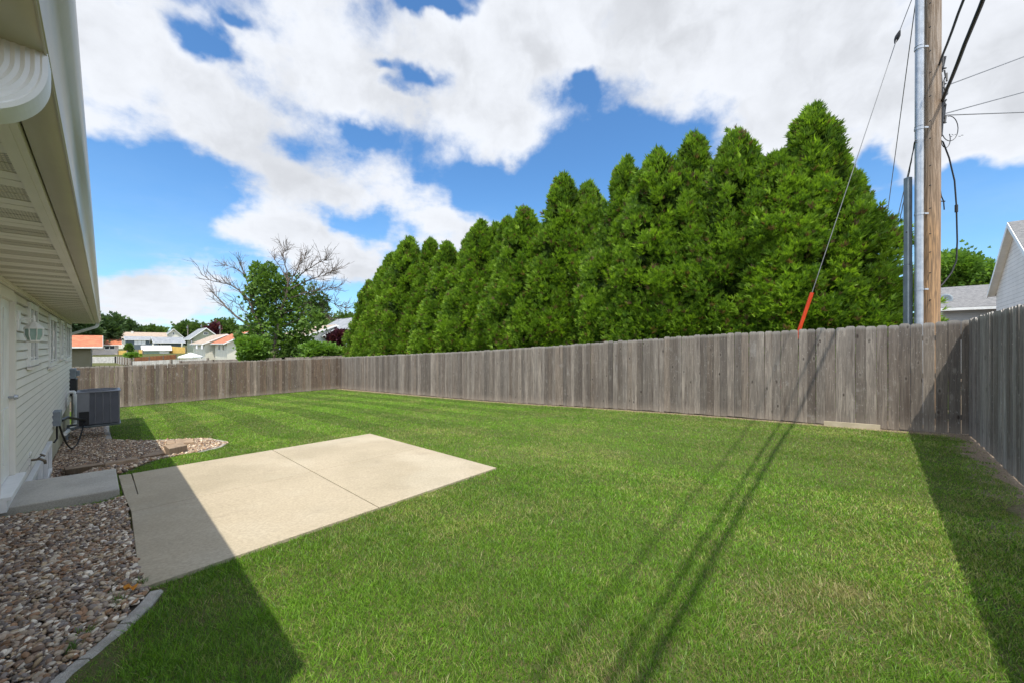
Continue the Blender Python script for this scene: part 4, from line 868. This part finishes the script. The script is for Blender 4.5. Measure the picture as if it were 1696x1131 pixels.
def leaf_tree(name,label,cat,x0,x1,ytop,ybase,Y,cols,group=None,seed=1,nleaf=3500,leaf=.28,aspect=None,trunk=True,nb=12,flat=1.,depth=None,zbase=None):
    rg=np.random.default_rng(seed); a=px(x0,HY,Y)[0]; b=px(x1,HY,Y)[0]; zt=-(ytop-HY)/F*Y; xc=(a+b)/2; z0=float(terr(xc,Y)) ; zb=-(ybase-HY)/F*Y; zb=max(zb,z0); rx=(b-a)/2; rz=(zt-zb)/2; ry=depth or rx
    t=thing(name,(xc,Y,z0),label,cat,group)
    # sub-blobs on an ellipsoid
    bc=rg.normal(size=(nb,3)); bc/=np.linalg.norm(bc,axis=1)[:,None]; bc*=rg.uniform(.25,.72,(nb,1)); br=rg.uniform(.30,.48,nb)
    cen=np.array([xc,Y,(zt+zb)/2]); R3=np.array([rx,ry,rz]); n=nleaf//nb; P=[];D=[];K=[]
    for i in range(nb):
        v=rg.normal(size=(n,3)); v/=np.linalg.norm(v,axis=1)[:,None]; q=bc[i]+v*br[i]*(rg.random((n,1))**.35)*(1+.22*rg.normal(size=(n,1))); P.append(cen+q*R3); D.append(v); K.append(np.full(n,rg.random()))
    P=np.concatenate(P);D=np.concatenate(D);K=np.concatenate(K); D=D+np.array([0,0,.2]); D/=np.linalg.norm(D,axis=1)[:,None]
    P[:,2]=np.maximum(P[:,2],z0+.05)
    k=np.clip(K*.5+rg.random(len(P))*.55,0,1)[:,None]; c=np.array(cols[0])*(1-k)+np.array(cols[1])*k
    V,Fq,C=sprays(P,D,leaf,rg,c,3,.32,.9); link_mesh('crown',V,Fq,M['leaf'],t,attrs={'col':C})
    if trunk:
        mb=MB(); r0=max(.06,rx*.07); top=cen+np.array([0,0,rz*.3]); mb.tube([(xc,Y,z0-.2),(xc+.1*rx,Y,(z0+cen[2])/2),tuple(top)],[r0,r0*.75,r0*.35],8)
        for i in range(5): e=cen+bc[i]*R3*.9; mb.tube([(xc,Y,max(z0+.3,zb+rz*.3)),tuple((e+cen)/2-np.array([0,0,rz*.15])),tuple(e)],[r0*.55,r0*.35,r0*.12],6)
        mb.build('trunk',M['bark'],t,smooth=True)
    return t
G1=[(.045,.09,.022),(.13,.20,.045)]; G2=[(.055,.11,.025),(.15,.23,.05)]; G3=[(.035,.07,.03),(.09,.145,.055)]; PU=[(.05,.012,.022),(.13,.035,.055)]; G4=[(.075,.16,.025),(.20,.33,.05)]
leaf_tree('far_tree','large dark green tree left, above the orange roofs','tree',96,162,508,585,78,G3,seed=41,nleaf=5200,leaf=.55)
leaf_tree('far_tree','dark spreading tree between eave and the beige roof','tree',150,200,514,575,84,G3,seed=42,nleaf=4600,leaf=.55)
leaf_tree('far_tree','rounded dark tree rising behind the beige roof','tree',196,241,526,580,165,G3,seed=43,nleaf=4200,leaf=1.)
leaf_tree('far_tree','low green tree right behind the beige roof end','tree',238,273,538,580,170,G1,seed=44,nleaf=3500,leaf=1.)
leaf_tree('far_tree','green tree behind the pale green gabled house, left part','tree',293,352,523,585,150,G1,seed=45,nleaf=4800,leaf=.9)
leaf_tree('far_tree','tall green tree left of the half bare tree','tree',350,396,518,585,140,G1,seed=46,nleaf=4500,leaf=.9)
leaf_tree('far_tree','dark purple leaved tree behind the green gabled house','tree',338,366,535,575,120,PU,seed=47,nleaf=2600,leaf=.7)
leaf_tree('far_tree','soft green tree right of the half bare tree','tree',500,556,512,580,75,G2,seed=48,nleaf=5200,leaf=.5)
leaf_tree('far_tree','green tree between the half bare tree and the hedge','tree',540,612,520,580,66,G2,seed=49,nleaf=5200,leaf=.5)
leaf_tree('far_tree','dark trees low behind the bare limbs','tree',392,440,534,585,160,G3,seed=50,nleaf=3500,leaf=.9)
leaf_tree('shade_tree','broad light green tree behind the satellite dish roof','tree',1528,1650,400,520,38,G4,seed=51,nleaf=16000,leaf=.30,nb=20)
leaf_tree('plum_bush','dark purple leaved shrub above green bushes','shrub',541,577,543,583,31,PU,seed=52,nleaf=3000,leaf=.2)
leaf_tree('green_bush','bright green bush below the bare tree, left side','bush',388,452,557,602,27.5,G4,seed=53,nleaf=5200,leaf=.2,nb=14,depth=1.4,trunk=False)
leaf_tree('green_bush','bright green bush in front of the purple shrub','bush',492,580,566,600,28,G4,seed=54,nleaf=5600,leaf=.2,nb=14,depth=1.4,trunk=False)
leaf_tree('green_bush','small green bush by the cedar fence','bush',207,228,583,597,62,G4,seed=55,nleaf=1300,leaf=.3,trunk=False)
leaf_tree('young_tree','little tree before the grey roofed garage','tree',207,219,569,586,84,G2,seed=56,nleaf=900,leaf=.35)
def dead_tree():
    Y=30.; base=px(455,600,Y); base[2]=float(terr(base[0],Y)); t=thing('half_bare_tree',base,'half dead tree with leafy middle and long bare branches','tree'); rg=np.random.default_rng(9)
    mb=MB(); tw=MB()
    def limb(pts,r0,r1,twn=10,tl=1.3,depth=0.):
        P=[px(x,y,Y+depth*i) for i,(x,y) in enumerate(pts)]; twn=int(twn*1.4); r0*=.72; r1*=.8
        # resample
        Q=[]; 
        for a,b in zip(P[:-1],P[1:]):
            for s in (0,.33,.66): Q.append(a*(1-s)+b*s+rg.normal(0,.035,3))
        Q.append(P[-1]); K=len(Q); mb.tube(Q,[r0+(r1-r0)*i/(K-1) for i in range(K)],6)
        for k in range(twn):
            i=rg.integers(max(1,K//4),K); a=Q[i]; D=Q[i]-Q[i-1]; D/=np.linalg.norm(D); v=D+rg.normal(0,.55,3); v[2]+=.25; v/=np.linalg.norm(v); L=tl*rg.uniform(.4,1.)
            pts2=[a]; q=a.copy()
            for s in range(4): v=v+rg.normal(0,.16,3)+np.array([0,0,.06]); v/=np.linalg.norm(v); q=q+v*L/4; pts2.append(q.copy())
            tw.tube(pts2,[.022,.018,.014,.011,.008],4,cap=False)
            for j in range(3):
                b=pts2[1+j]; w=v+rg.normal(0,.6,3); w/=np.linalg.norm(w); tw.tube([b,b+w*L*.28,b+w*L*.5+np.array([0,0,.05])],[.011,.009,.007],4,cap=False)
    limb([(455,602),(458,560),(465,520),(474,490),(480,460)],.24,.07,8)
    limb([(456,575),(425,552),(400,530),(375,510),(358,490),(350,482)],.15,.03,22,1.5,.25)
    limb([(440,560),(425,530),(412,498),(395,480),(375,470),(352,466),(335,456)],.11,.02,22,1.4,-.2)
    limb([(425,505),(412,475),(405,455),(398,437)],.08,.03,12,1.2)
    limb([(405,455),(390,445),(372,440)],.05,.02,10,1.1)
    limb([(412,520),(400,512),(386,495)],.05,.02,8,1.)
    limb([(478,465),(472,440),(470,420),(473,410)],.07,.015,16,1.4)
    limb([(478,470),(462,440),(452,425)],.05,.015,10,1.2)
    limb([(480,470),(495,440),(505,425)],.06,.015,18,1.4,.2)
    limb([(482,470),(505,450),(530,435),(540,432)],.07,.015,24,1.5,-.2)
    limb([(482,478),(510,465),(535,456),(552,450)],.07,.015,26,1.5,.2)
    limb([(478,495),(510,485),(540,480),(560,475)],.06,.015,24,1.4,-.2)
    limb([(470,520),(510,505),(545,500),(570,510)],.07,.015,26,1.4,.3)
    limb([(470,540),(505,525),(530,522),(548,530)],.06,.015,16,1.2)
    limb([(465,520),(450,480),(440,460)],.08,.03,8,1.)
    mb.build('trunk',M['deadbark'],t,smooth=True); tw.build('twigs',M['deadbark'],t)
    P=[];D=[];K=[]
    for (x,y,rx,ry,n) in ((440,470,26,26,900),(428,490,22,24,700),(462,500,34,34,1400),(500,495,24,26,700),(440,530,28,26,1000),(475,545,36,34,1500),(455,580,40,24,1400),(495,575,26,26,900),(425,450,10,14,260),(447,447,9,12,200),(508,520,18,22,420),(480,470,20,16,320),(415,560,22,18,500),(527,500,14,14,260),(520,530,20,22,420),(535,515,12,14,200)):
        c=px(x,y,Y+rg.uniform(-.4,1.2)); v=rg.normal(size=(n,3)); v/=np.linalg.norm(v,axis=1)[:,None]; n=int(n*.6); v=v[:n]; P.append(c+v*(rg.random((n,1))**.4)*(1+.15*rg.normal(size=(n,1)))*np.array([rx,(rx+ry)/2,ry])*Y/F); D.append(v); K.append(np.full(n,rg.random()))
    P=np.concatenate(P);D=np.concatenate(D);K=np.concatenate(K); k=np.clip(K*.55+rg.random(len(P))*.6,0,1)[:,None]; c=np.array([.04,.085,.02])*(1-k)+np.array([.15,.25,.045])*k
    V,Fq,C=sprays(P,D,.24,rg,c,3,.34,.9); link_mesh('foliage',V,Fq,M['leaf'],t,attrs={'col':C})
dead_tree()
# ------------------------------------------------------------------ utility pole, wires
PY=7.5; PX=px(1537.5,HY,PY)[0]
def make_pole():
    z0=float(terr(PX,PY))-.3
    t=thing('utility_pole',(PX,PY,z0+.3),'weathered wooden utility pole behind the long fence','utility pole')
    mb=MB(); N=24; mb.tube([(PX+.004*i,PY,z0+11*i/N) for i in range(N+1)],[.155-.035*i/N for i in range(N+1)],20); mb.build('shaft',M['pole'],t,smooth=True)
    cx=PX-.205; cy=PY-.03; mb=MB(); mb.tube([(cx-.012,cy,z0),(cx-.004,cy,3.),(cx+.012,cy,8.8)],.064,16); mb.build('conduit',M['galv'],t,smooth=True)
    for z in (.25,1.05,2.5,4.15,5.7,7.3):
        mb=MB(); mb.tube([(cx-.004,cy,z-.02),(cx-.004,cy,z+.02)],.071,16); mb.tube([(cx-.004,cy,z+.045),(cx-.004,cy,z+.055)],.068,16); mb.boxw(cx+.03,cx+.10,cy-.075,cy-.06,z-.015,z+.015); mb.build('conduit_strap',M['galv'],t)
    gx=PX-.262; gy=PY+.13; mb=MB(); zt=(HY-290)/F*PY; mb.boxw(gx-.052,gx+.05,gy-.05,gy+.05,z0,1.55); mb.boxw(gx-.047,gx+.046,gy-.045,gy+.045,1.55,zt); mb.build('cable_guard',M['guard'],t,bevel=.01)
    rg=np.random.default_rng(3)
    for k in range(15):
        z=.45+k*.43+rg.uniform(-.08,.08); mb=MB(); mb.tube([(PX-.085,PY-.10,z),(PX-.095,PY-.133,z)],.009,6); mb.build('staple',M['dark'],t)
    # clamp and splice cluster on the right side of the pole
    mb=MB(); bx=PX+.16
    for k in range(26):
        z=rg.uniform(4.05,5.35); x=bx+rg.uniform(-.01,.11); mb.tube([(x,PY-.05+rg.uniform(-.05,.03),z),(x+rg.uniform(-.05,.05),PY-.06,z+rg.uniform(.08,.32))],rg.uniform(.008,.022),6)
    mb.tube([(bx+.03,PY-.04,4.0),(bx+.04,PY-.05,4.6),(bx+.0,PY-.05,5.4)],[.03,.045,.02],8)
    for z in (4.25,4.6,5.0,5.3): mb.boxw(bx-.03,bx+.12,PY-.07,PY-.04,z,z+.015)
    mb.build('cable_clamps',M['wire'],t)
    # loose loops
    mb=MB(); c=np.array([bx+.25,PY-.05,4.15]); mb.tube([c+np.array([.16*math.cos(a)-.05,0,.24*math.sin(a)*1.]) for a in np.linspace(-2.6,1.8,16)],.007,5); c=np.array([bx+.12,PY-.05,3.95])
    mb.tube([c+np.array([.09*math.cos(a),0,.17*math.sin(a)]) for a in np.linspace(-3.,.6,12)],.007,5)
    for k in range(5): q=c+np.array([.1+.05*k,0,.05+.02*(k%3)]); mb.tube([q,q+np.array([rg.uniform(-.07,.07),0,rg.uniform(-.05,.05)])],.005,4)
    mb.build('wire_loops',M['wire'],t,smooth=True)
    mb=MB(); pts=[px(x,y,PY-.05) for x,y in ((1551,229),(1562,236),(1572,262),(1581,300),(1584,340),(1585.5,400),(1584,432),(1576,452),(1562,470),(1549,483))]; mb.tube(pts,.013,6); mb.tube(pts[4:6][0:1]+[pts[4]+np.array([0,0,-.14])],.024,8); mb.build('hanging_cable',M['wire'],t,smooth=True)
    mb=MB(); mb.tube([px(x,y,PY) for x,y in ((1551,289),(1556,305),(1559,325),(1563,334),(1564,348))],.01,5); mb.tube([px(1558,334,PY),px(1565,334,PY)],.012,5); mb.build('cable_stub',M['wire'],t)
make_pole()
def cable(name,label,cat,pts,r,m,group=None,sag=0.,wave=0.):
    pts=[np.asarray(p,float) for p in pts]; Q=[]
    for a,b in zip(pts[:-1],pts[1:]):
        K=14
        for i in range(K): s=i/K; Q.append(a*(1-s)+b*s+np.array([0,0,-sag*4*s*(1-s)+wave*math.sin(len(Q)*1.9)]))
    Q.append(pts[-1]); mb=MB(); mb.tube(Q,r,8); o=mb.build(name,m,smooth=True); tag(o,label,cat,group); return o
GL=np.array([.66,.75])                                  # plan direction of the drops, from their shadows on the lawn
def drop(xp,yp,s1,s2,r,lab):
    A=px(xp,yp,PY-.05); 
    B=gp(*s1)-SUN*6.25; C=gp(*s2)-SUN*6.35; E_=C+(C-B)*1.5; return cable('service_drop',lab,'cable',[A,B,C,E_],r,M['wire'],'thick service drops overhead',wave=.012)
drop(1560,170,(1281,750),(1062,1131),.027,'thick twisted black cable from pole, the right and heavier one')
drop(1554,112,(1260,750),(1025,1107),.018,'thinner black cable leaving pole higher, left of the heavy one')
def shade_wire():
    a=gp(1203,757); b=gp(900,1110); L=SUN; h=8.6; A=a-L*h; B=b-L*(h-.0); D=(A-B); A2=A+D*1.1; B2=B-D*2; A2[2]=A[2]; cable('overhead_wire','overhead line above the frame whose faint shadow crosses lawn','cable',[A2,A,B,B2],  .014,M['wire'])
shade_wire()
for i,(a,b,c,lab) in enumerate((((1574,140),(1700,93),8.3,'thin wire from pole rising steepest to the right edge'),((1564,189),(1700,152),8.5,'thin wire from pole to right edge, the middle one'),((1563,191.5),(1700,186.5),8.5,'thin nearly level wire from pole to the right edge'))):
    A=px(*a,PY); B=px(*b,c); D=B-A; o=cable('thin_wire',lab,'cable',[A,B,B+D*4],.010,M['strand'],'thin wires leaving the pole to the right')
    if i==0:
        pass
def guy():
    anchor=H(up(1318,10.2),10.2); Y=anchor[1]; z=float(terr(anchor[0],Y)); t=thing('guy_wire',(anchor[0],Y,z),'steel guy wire with bright red guard behind the fence','guy wire')
    A=np.array([anchor[0],Y,z]); top=np.array([PX,PY,7.9]); bot=px(1323,549,Y-.05); up_=px(1345,485,Y-.25)
    e=px(1510,0,7.75)
    A=bot+(bot-up_)*1.6
    mb=MB(); mb.tube([A,up_],.036,10); mb.build('guard',M['red'],t,smooth=True)
    mid=px(1487,60,7.95); mb=MB(); mb.tube([up_,mid,e,e+(e-mid)*3],.007,6); mb.build('strand',M['strand'],t)
    mb=MB(); mb.tube([mid+(e-mid)*.15,mid,mid-(e-mid)*.1,mid-(e-mid)*.22],[.015,.045,.04,.012],8); mb.build('insulator',M['wire'],t,smooth=True)
guy()
A=px(1473,330,10.5); cable('thin_wire','thin wire passing left of the pole above the tallest tree','cable',[px(1466,380,12.),px(1473,330,10.5),px(1517,0,7.6),px(1530,-90,7.2)],.008,M['strand'])
cable('thin_wire','thin wire slanting down left of the grey pole guard','cable',[px(1517,232,7.45),px(1481,385,11.5)],.008,M['strand'])
cable('twisted_wire','twisted dark wire hanging between guard and hedge','cable',[px(1515,235,7.45),px(1502,308,8.6),px(1489,372,11.)],.009,M['wire'],wave=.02)
cable('lower_wire','dark wire running low from guard into the hedge','cable',[px(1502,385,7.6),px(1486,432,9.8)],.017,M['wire'])
# ------------------------------------------------------------------ neighbouring houses (aligned with ours)
def gable_house(name,label,u0,u1,p0,p1,zb,ze,zr,ridge,wm,rm,over=.35,wins=(),trim=True,cat='house',chim=None):
    t=thing(name,H((u0+u1)/2,(p0+p1)/2,zb),label,cat); mb=MB(); mb.boxh(u0,u1,p0,p1,zb-.3,ze)
    if ridge=='u':
        pm=(p0+p1)/2
        mb.add([H(u0,p0,ze),H(u0,p1,ze),H(u0,pm,zr-.05),H(u1,p0,ze),H(u1,p1,ze),H(u1,pm,zr-.05)],[(0,1,2),(5,4,3),(0,2,5,3),(1,4,5,2)])
    else:
        um=(u0+u1)/2
        mb.add([H(u0,p0,ze),H(u1,p0,ze),H(um,p0,zr-.05),H(u0,p1,ze),H(u1,p1,ze),H(um,p1,zr-.05)],[(2,1,0),(3,4,5),(0,3,5,2),(1,2,5,4)])
    mb.build('wall',wm,t)
    rf=MB(); tr=MB(); th=.12
    if ridge=='u':
        sl=(zr-ze)/((p1-p0)/2); a,b=u0-over,u1+over
        for (pe,pm) in ((p0-over,(p0+p1)/2),(p1+over,(p0+p1)/2)):
            zz=ze-sl*over; rf.hexa([H(a,pe,zz),H(a,pm,zr),H(b,pm,zr),H(b,pe,zz),H(a,pe,zz+th),H(a,pm,zr+th),H(b,pm,zr+th),H(b,pe,zz+th)])
            for e0,e1 in ((a-.03,a-.002),(b+.002,b+.03)): tr.hexa([H(e0,pe,zz-.10),H(e0,pm,zr-.10),H(e1,pm,zr-.10),H(e1,pe,zz-.10),H(e0,pe,zz+th-.02),H(e0,pm,zr+th-.02),H(e1,pm,zr+th-.02),H(e1,pe,zz+th-.02)])
            s=-1 if pe<pm else 1; tr.boxh(a,b,min(pe,pe+s*.08),max(pe,pe+s*.08),zz-.05,zz+.09)
    else:
        sl=(zr-ze)/((u1-u0)/2); a,b=p0-over,p1+over
        for (ue,um) in ((u0-over,(u0+u1)/2),(u1+over,(u0+u1)/2)):
            zz=ze-sl*over; rf.hexa([H(ue,a,zz),H(um,a,zr),H(um,b,zr),H(ue,b,zz),H(ue,a,zz+th),H(um,a,zr+th),H(um,b,zr+th),H(ue,b,zz+th)])
            for e0,e1 in ((a-.03,a-.002),(b+.002,b+.03)): tr.hexa([H(ue,e0,zz-.10),H(um,e0,zr-.10),H(um,e1,zr-.10),H(ue,e1,zz-.10),H(ue,e0,zz+th-.02),H(um,e0,zr+th-.02),H(um,e1,zr+th-.02),H(ue,e1,zz+th-.02)])
            s=-1 if ue<um else 1; tr.boxh(min(ue,ue+s*.08),max(ue,ue+s*.08),a,b,zz-.05,zz+.09)
    if ridge=='u':
        sl=(zr-ze)/((p1-p0)/2)
        for (pe,pm) in ((p0-over,(p0+p1)/2),(p1+over,(p0+p1)/2)):
            zz=ze-sl*over
            for a_,b_ in ((u0-over+.01,u0-.002),(u1+.002,u1+over-.01)): sm=MB(); sm.hexa([H(a_,pe,zz-.04),H(a_,pm,zr-.04),H(b_,pm,zr-.04),H(b_,pe,zz-.04),H(a_,pe,zz-.004),H(a_,pm,zr-.004),H(b_,pm,zr-.004),H(b_,pe,zz-.004)]); sm.build('eave_soffit',M['white_pvc'],t)
    rf.build('roof',rm,t); tr.build('trim',M['white_pvc'],t)
    for w in wins:     # (face,'pos0','pos1',z0,z1[,mat]) face: 'd' = facing the camera along -d (u0 side), 'n' = -n side (p0), 'D' = u1 side
        f,a,b,z0,z1=w[:5]; mm=w[5] if len(w)>5 else M['glass']; fm=MB(); pm_=MB(); e=.09
        if f=='d': fm.boxh(u0-.05,u0-.003,a-e,b+e,z0-e,z1+e); pm_.boxh(u0-.06,u0-.053,a,b,z0,z1)
        elif f=='D': fm.boxh(u1+.003,u1+.05,a-e,b+e,z0-e,z1+e); pm_.boxh(u1+.053,u1+.06,a,b,z0,z1)
        else: fm.boxh(a-e,b+e,p0-.05,p0-.003,z0-e,z1+e); pm_.boxh(a,b,p0-.06,p0-.053,z0,z1)
        fo=fm.build('window',M['white_pvc'],t); pm_.build('pane',mm,fo)
    if chim:
        u,p,z=chim; c=MB(); c.boxh(u-.3,u+.3,p-.3,p+.3,ze,z); c.build('chimney',M['w_block'],t)
    return t
def lay(xc,Y): q=px(xc,HY,Y)[:2]; return q@d2,q@n2            # u,p of a corner
def plen(u,p,x):   # length along n from (u,p) to column x
    return pu(x,u)-p
def ulen(u,p,x): return up(x,p)-u
def zat(y,Y): return -(y-HY)/F*Y
# right-hand neighbours
gable_house('neighbor_house','white sided gable end house at the right edge','a' and -14.,-4.05,21.3,28.7,float(-1.2),2.42,4.78,'u',M['w_white'],M['shingle'],over=.22)
gd=gable_house('neighbor_house','low house with grey shingle roof behind the satellite dish',-14.,-2.55,31.,39.,-1.2,1.92,3.3,'u',M['w_gray'],M['shingle'],over=.35)
def dish():
    q=px(1566,496,21.3); t=thing('satellite_dish',q-np.array([0,0,.5]),'grey satellite dish standing on the low shingled roof','satellite dish')
    c=q; N=np.array([-.75,-.6,.35]); N/=np.linalg.norm(N); a=np.cross(N,[0,0,1.]); a/=np.linalg.norm(a); b=np.cross(a,N); V=[c-N*.08];Fs=[]
    for r in (.12,.24,.33):
        for k in range(20): th=2*math.pi*k/20; V.append(c+(a*math.cos(th)*r*.85+b*math.sin(th)*r)+N*(.08*(r/.33)**2-.08))
    for k in range(20): Fs.append((0,1+k,1+(k+1)%20))
    for i in range(2):
        for k in range(20): Fs.append((1+i*20+k,1+(i+1)*20+k,1+(i+1)*20+(k+1)%20,1+i*20+(k+1)%20))
    o=link_mesh('dish',V,Fs,M['guard'],t,smooth=True); s=o.modifiers.new('thick','SOLIDIFY'); s.thickness=.012
    mb=MB(); mb.tube([c-N*.1,c-N*.15+np.array([0,0,-.2]),c-N*.15+np.array([0,0,-.75])],.022,6); mb.tube([c+b*-.3,c+N*.32],.012,5); mb.build('mast',M['dark'],t)
dish()
u_,p_=lay(1470,30); gable_house('neighbor_garage','small grey building glimpsed between hedge and pole',u_-2.2,u_+1,p_,p_+5,-1.2,1.35,2.3,'u',M['w_gray'],M['roofgray'],over=.3)
# left background
def bg(name,label,xc,Y,xr,L,yb,ye,yr,ridge,wm,rm,wins=(),over=.4,chim=None,cat='house',side=1):
    # near corner (u0,p0) at column xc and distance Y; runs to column xr along n, length L along d
    u,p=lay(xc,Y); W_=plen(u,p,xr) if side>0 else None
    p0,p1=(p,p+W_); z=lambda y: zat(y,Y)
    ww=[(f,p0+(p1-p0)*a,p0+(p1-p0)*b,z(c),z(d_),*r) if f=='d' else (f,u+L*a,u+L*b,z(c),z(d_),*r) for f,a,b,c,d_,*r in wins]
    return gable_house(name,label,u,u+L,p0,p1,z(yb),z(ye),z(yr),ridge,wm,rm,over=over,wins=ww,chim=None if not chim else (u+L*chim[0],p0+(p1-p0)*chim[1],z(chim[2])),cat=cat)
bg('olive_house','dark olive sided house behind the far end of our eave',90,41,150.5,8,606,572,556,'n',M['w_olive'],M['rooforange'],over=.9)
bg('pink_house','low pinkish house with orange roof and white window pair',128,78,196.5,8,588,570.5,559.5,'n',M['w_pink'],M['rooforange'],[('d',.66,.76,578,572.5),('d',.78,.89,578,572.5)],over=.5,chim=(.5,.55,553))
bg('long_house','distant beige roofed long house on the rise',190,128,274,9,580,559.5,550,'n',M['w_cream'],M['roofbeige'],over=.6,chim=(.4,.34,548))
bg('gray_roof_house','grey roofed house with row of white garage panels',209,112,252,7,580,562.5,557.5,'n',M['w_slate'],M['roofgray'],[('d',.32,.42,570,564,M['white_pvc']),('d',.46,.56,570,564,M['white_pvc']),('d',.60,.72,570,564,M['white_pvc'])],over=.4)
bg('slate_house','dark slate house under a grey roof',260,98,300,9,582,566.5,558.5,'n',M['w_slate'],M['roofgray'],[('d',.05,.15,573,567.5)],over=.8)
bg('gabled_house','small distant house with beige peaked gable',273,140,302,8,575,557,545,'u',M['w_cream'],M['roofgray'],[('d',.46,.52,554,551)],over=.6)
bg('garden_shed','pale green shed with white roof and door',238,84,281,3,588,579,573,'n',M['w_mint'],M['white_pvc'],[('d',.62,.94,586,580,M['white_pvc'])],over=.35,cat='shed')
bg('green_gabled_house','pale green two storey house with steep grey gable',320,82,361,9,592,558,543.5,'u',M['w_green'],M['roofgray'],[('d',.42,.58,554,550.5),('n',.1,.3,572,562)],over=.7)
bg('cream_house','cream house with brown roof, left of orange roofed one',340,64,408,12,594,568,554,'u',M['w_cream'],M['roofbeige'],[('n',.15,.3,578,571),('n',.6,.75,578,571)],over=.5)
bg('cream_house','cream house with orange roof left of the half bare tree',376,58,448,9,594,566.5,549,'u',M['w_cream'],M['rooforange'],[('n',.2,.32,580,571),('n',.55,.66,580,571)],over=.5)
bg('white_house','white house with brown roof between bare tree and hedge',503,42,600,10,586,557.5,538,'u',M['w_white'],M['roofbeige'],over=.5)
bg('gray_house','grey gabled house touching the hedge left end',571,40,660,9,590,553,522,'u',M['w_gray'],M['roofgray'],[('d',.08,.16,583,563)],over=.35)
def bfence(name,label,pts,yt,Y,mtl,group=None,post=True):
    (x0,yb0,Y0),(x1,yb1,Y1)=pts; a=px(x0,yb0,Y0); b=px(x1,yb1,Y1); za=zat(yt[0],Y0); zb=zat(yt[1],Y1); D=(b-a)[:2]; ln=np.linalg.norm(D); D/=ln; N=np.array([D[1],-D[0]]); t=thing(name,((a+b)/2),label,'fence',group); mb=MB(); K=max(2,int(ln/.16)); K=min(K,160)
    for i in range(K):
        s0=i/K+.06/K; s1=(i+1)/K; q0=a+(b-a)*s0; q1=a+(b-a)*s1; t0=za+(zb-za)*s0; t1=za+(zb-za)*s1; o=N*random.uniform(0,.02)
        mb.hexa([(q0[0]+o[0],q0[1]+o[1],q0[2]),(q1[0]+o[0],q1[1]+o[1],q1[2]),(q1[0]+o[0]-N[0]*.03,q1[1]+o[1]-N[1]*.03,q1[2]),(q0[0]+o[0]-N[0]*.03,q0[1]+o[1]-N[1]*.03,q0[2]),(q0[0]+o[0],q0[1]+o[1],t0),(q1[0]+o[0],q1[1]+o[1],t0*.5+t1*.5),(q1[0]+o[0]-N[0]*.03,q1[1]+o[1]-N[1]*.03,t0*.5+t1*.5),(q0[0]+o[0]-N[0]*.03,q0[1]+o[1]-N[1]*.03,t0)])
    mb.build('boards',mtl,t); pm=MB(); nP=max(1,int(ln/2.5))
    for i in range(nP+1):
        s=i/nP; q=a+(b-a)*s; z=za+(zb-za)*s; MB().boxw(q[0]-.07,q[0]+.07,q[1]-.13,q[1]+.0,q[2]-.1,z+.03).build('post',M['rail'],t)
bfence('low_fence','pale whitewashed fence with dark posts in the neighbor yard',[(148,602,58),(192,602,58)],(590.5,590),58,M['whitefence'])
bfence('low_fence','pale fence stretch slanting right beyond the whitewashed one',[(192,602,58),(217,604,47)],(589.5,593),58,M['whitefence'])
bfence('low_fence','orange cedar fence in front of the green shed',[(222,600,56),(292,594,64)],(592,586.5),60,M['cedar'])
bfence('low_fence','yellow fence left of the little tree',[(196,590,81),(211,590,81)],(580.5,580),81,M['yellowfence'])
bfence('low_fence','yellow fence panel at left end of green shed',[(229,590,82),(237,590,82)],(579,579),82,M['yellowfence'])
bfence('low_fence','yellow fence right of the green shed',[(282,588,88),(308,588,88)],(573.5,575),88,M['yellowfence'])
bfence('low_fence','grey plank fence just beyond our back fence, left part',[(218,612,34),(345,604,37)],(598,592.8),34,M['whitefence'])
bfence('low_fence','brown plank fence partly hidden by the bright green bush',[(300,606,29.5),(470,604,27)],(597.5,591.8),28,M['rail'])
bfence('low_fence','grey plank fence beyond our back fence under the purple shrub',[(470,604,27),(600,600,26.8)],(591.8,587.5),28,M['rail'])
def gazebo():
    Y=52.; c=px(316,590,Y); zb=float(terr(c[0],Y)); zt=zat(583.5,Y); ze=zat(590,Y); r=1.35; t=thing('patio_umbrella',(c[0],Y,zb),'white garden canopy tent in front of the cream houses','canopy'); V=[(c[0],Y,zt)];K=8
    for k in range(K): a=2*math.pi*k/K; V.append((c[0]+r*math.cos(a),Y+r*math.sin(a),ze))
    for k in range(K): a=2*math.pi*k/K; V.append((c[0]+r*math.cos(a),Y+r*math.sin(a),ze-.18))
    Fs=[(0,1+k,1+(k+1)%K) for k in range(K)]+[(1+k,1+K+k,1+K+(k+1)%K,1+(k+1)%K) for k in range(K)]; o=link_mesh('canopy',V,Fs,M['white_pvc'],t); s=o.modifiers.new('thick','SOLIDIFY'); s.thickness=.02
    mb=MB()
    for k in range(4): a=math.pi/4+k*math.pi/2; mb.tube([(c[0]+r*.85*math.cos(a),Y+r*.85*math.sin(a),zb-.1),(c[0]+r*.85*math.cos(a),Y+r*.85*math.sin(a),ze)],.03,6)
    mb.build('pole',M['dark'],t)
gazebo()
for x,y0,Y,lab in ((311,539,110,'thin distant pole left of the green gabled house'),(364.5,539,100,'thin distant pole above the brown roof'),(334,537,112,'thin distant pole behind the green gable')):
    q=px(x,y0,Y); z=float(terr(q[0],Y)); t=thing('distant_pole',(q[0],Y,z),lab,'utility pole'); mb=MB(); mb.tube([(q[0],Y,z-.2),(q[0],Y,q[2])],[.14,.10],8); mb.build('shaft',M['rail'],t); mb=MB(); mb.boxw(q[0]-.08,q[0]+.08,Y-.3,Y-.1,q[2]-.9,q[2]-.4); mb.build('fitting',M['box'],t)
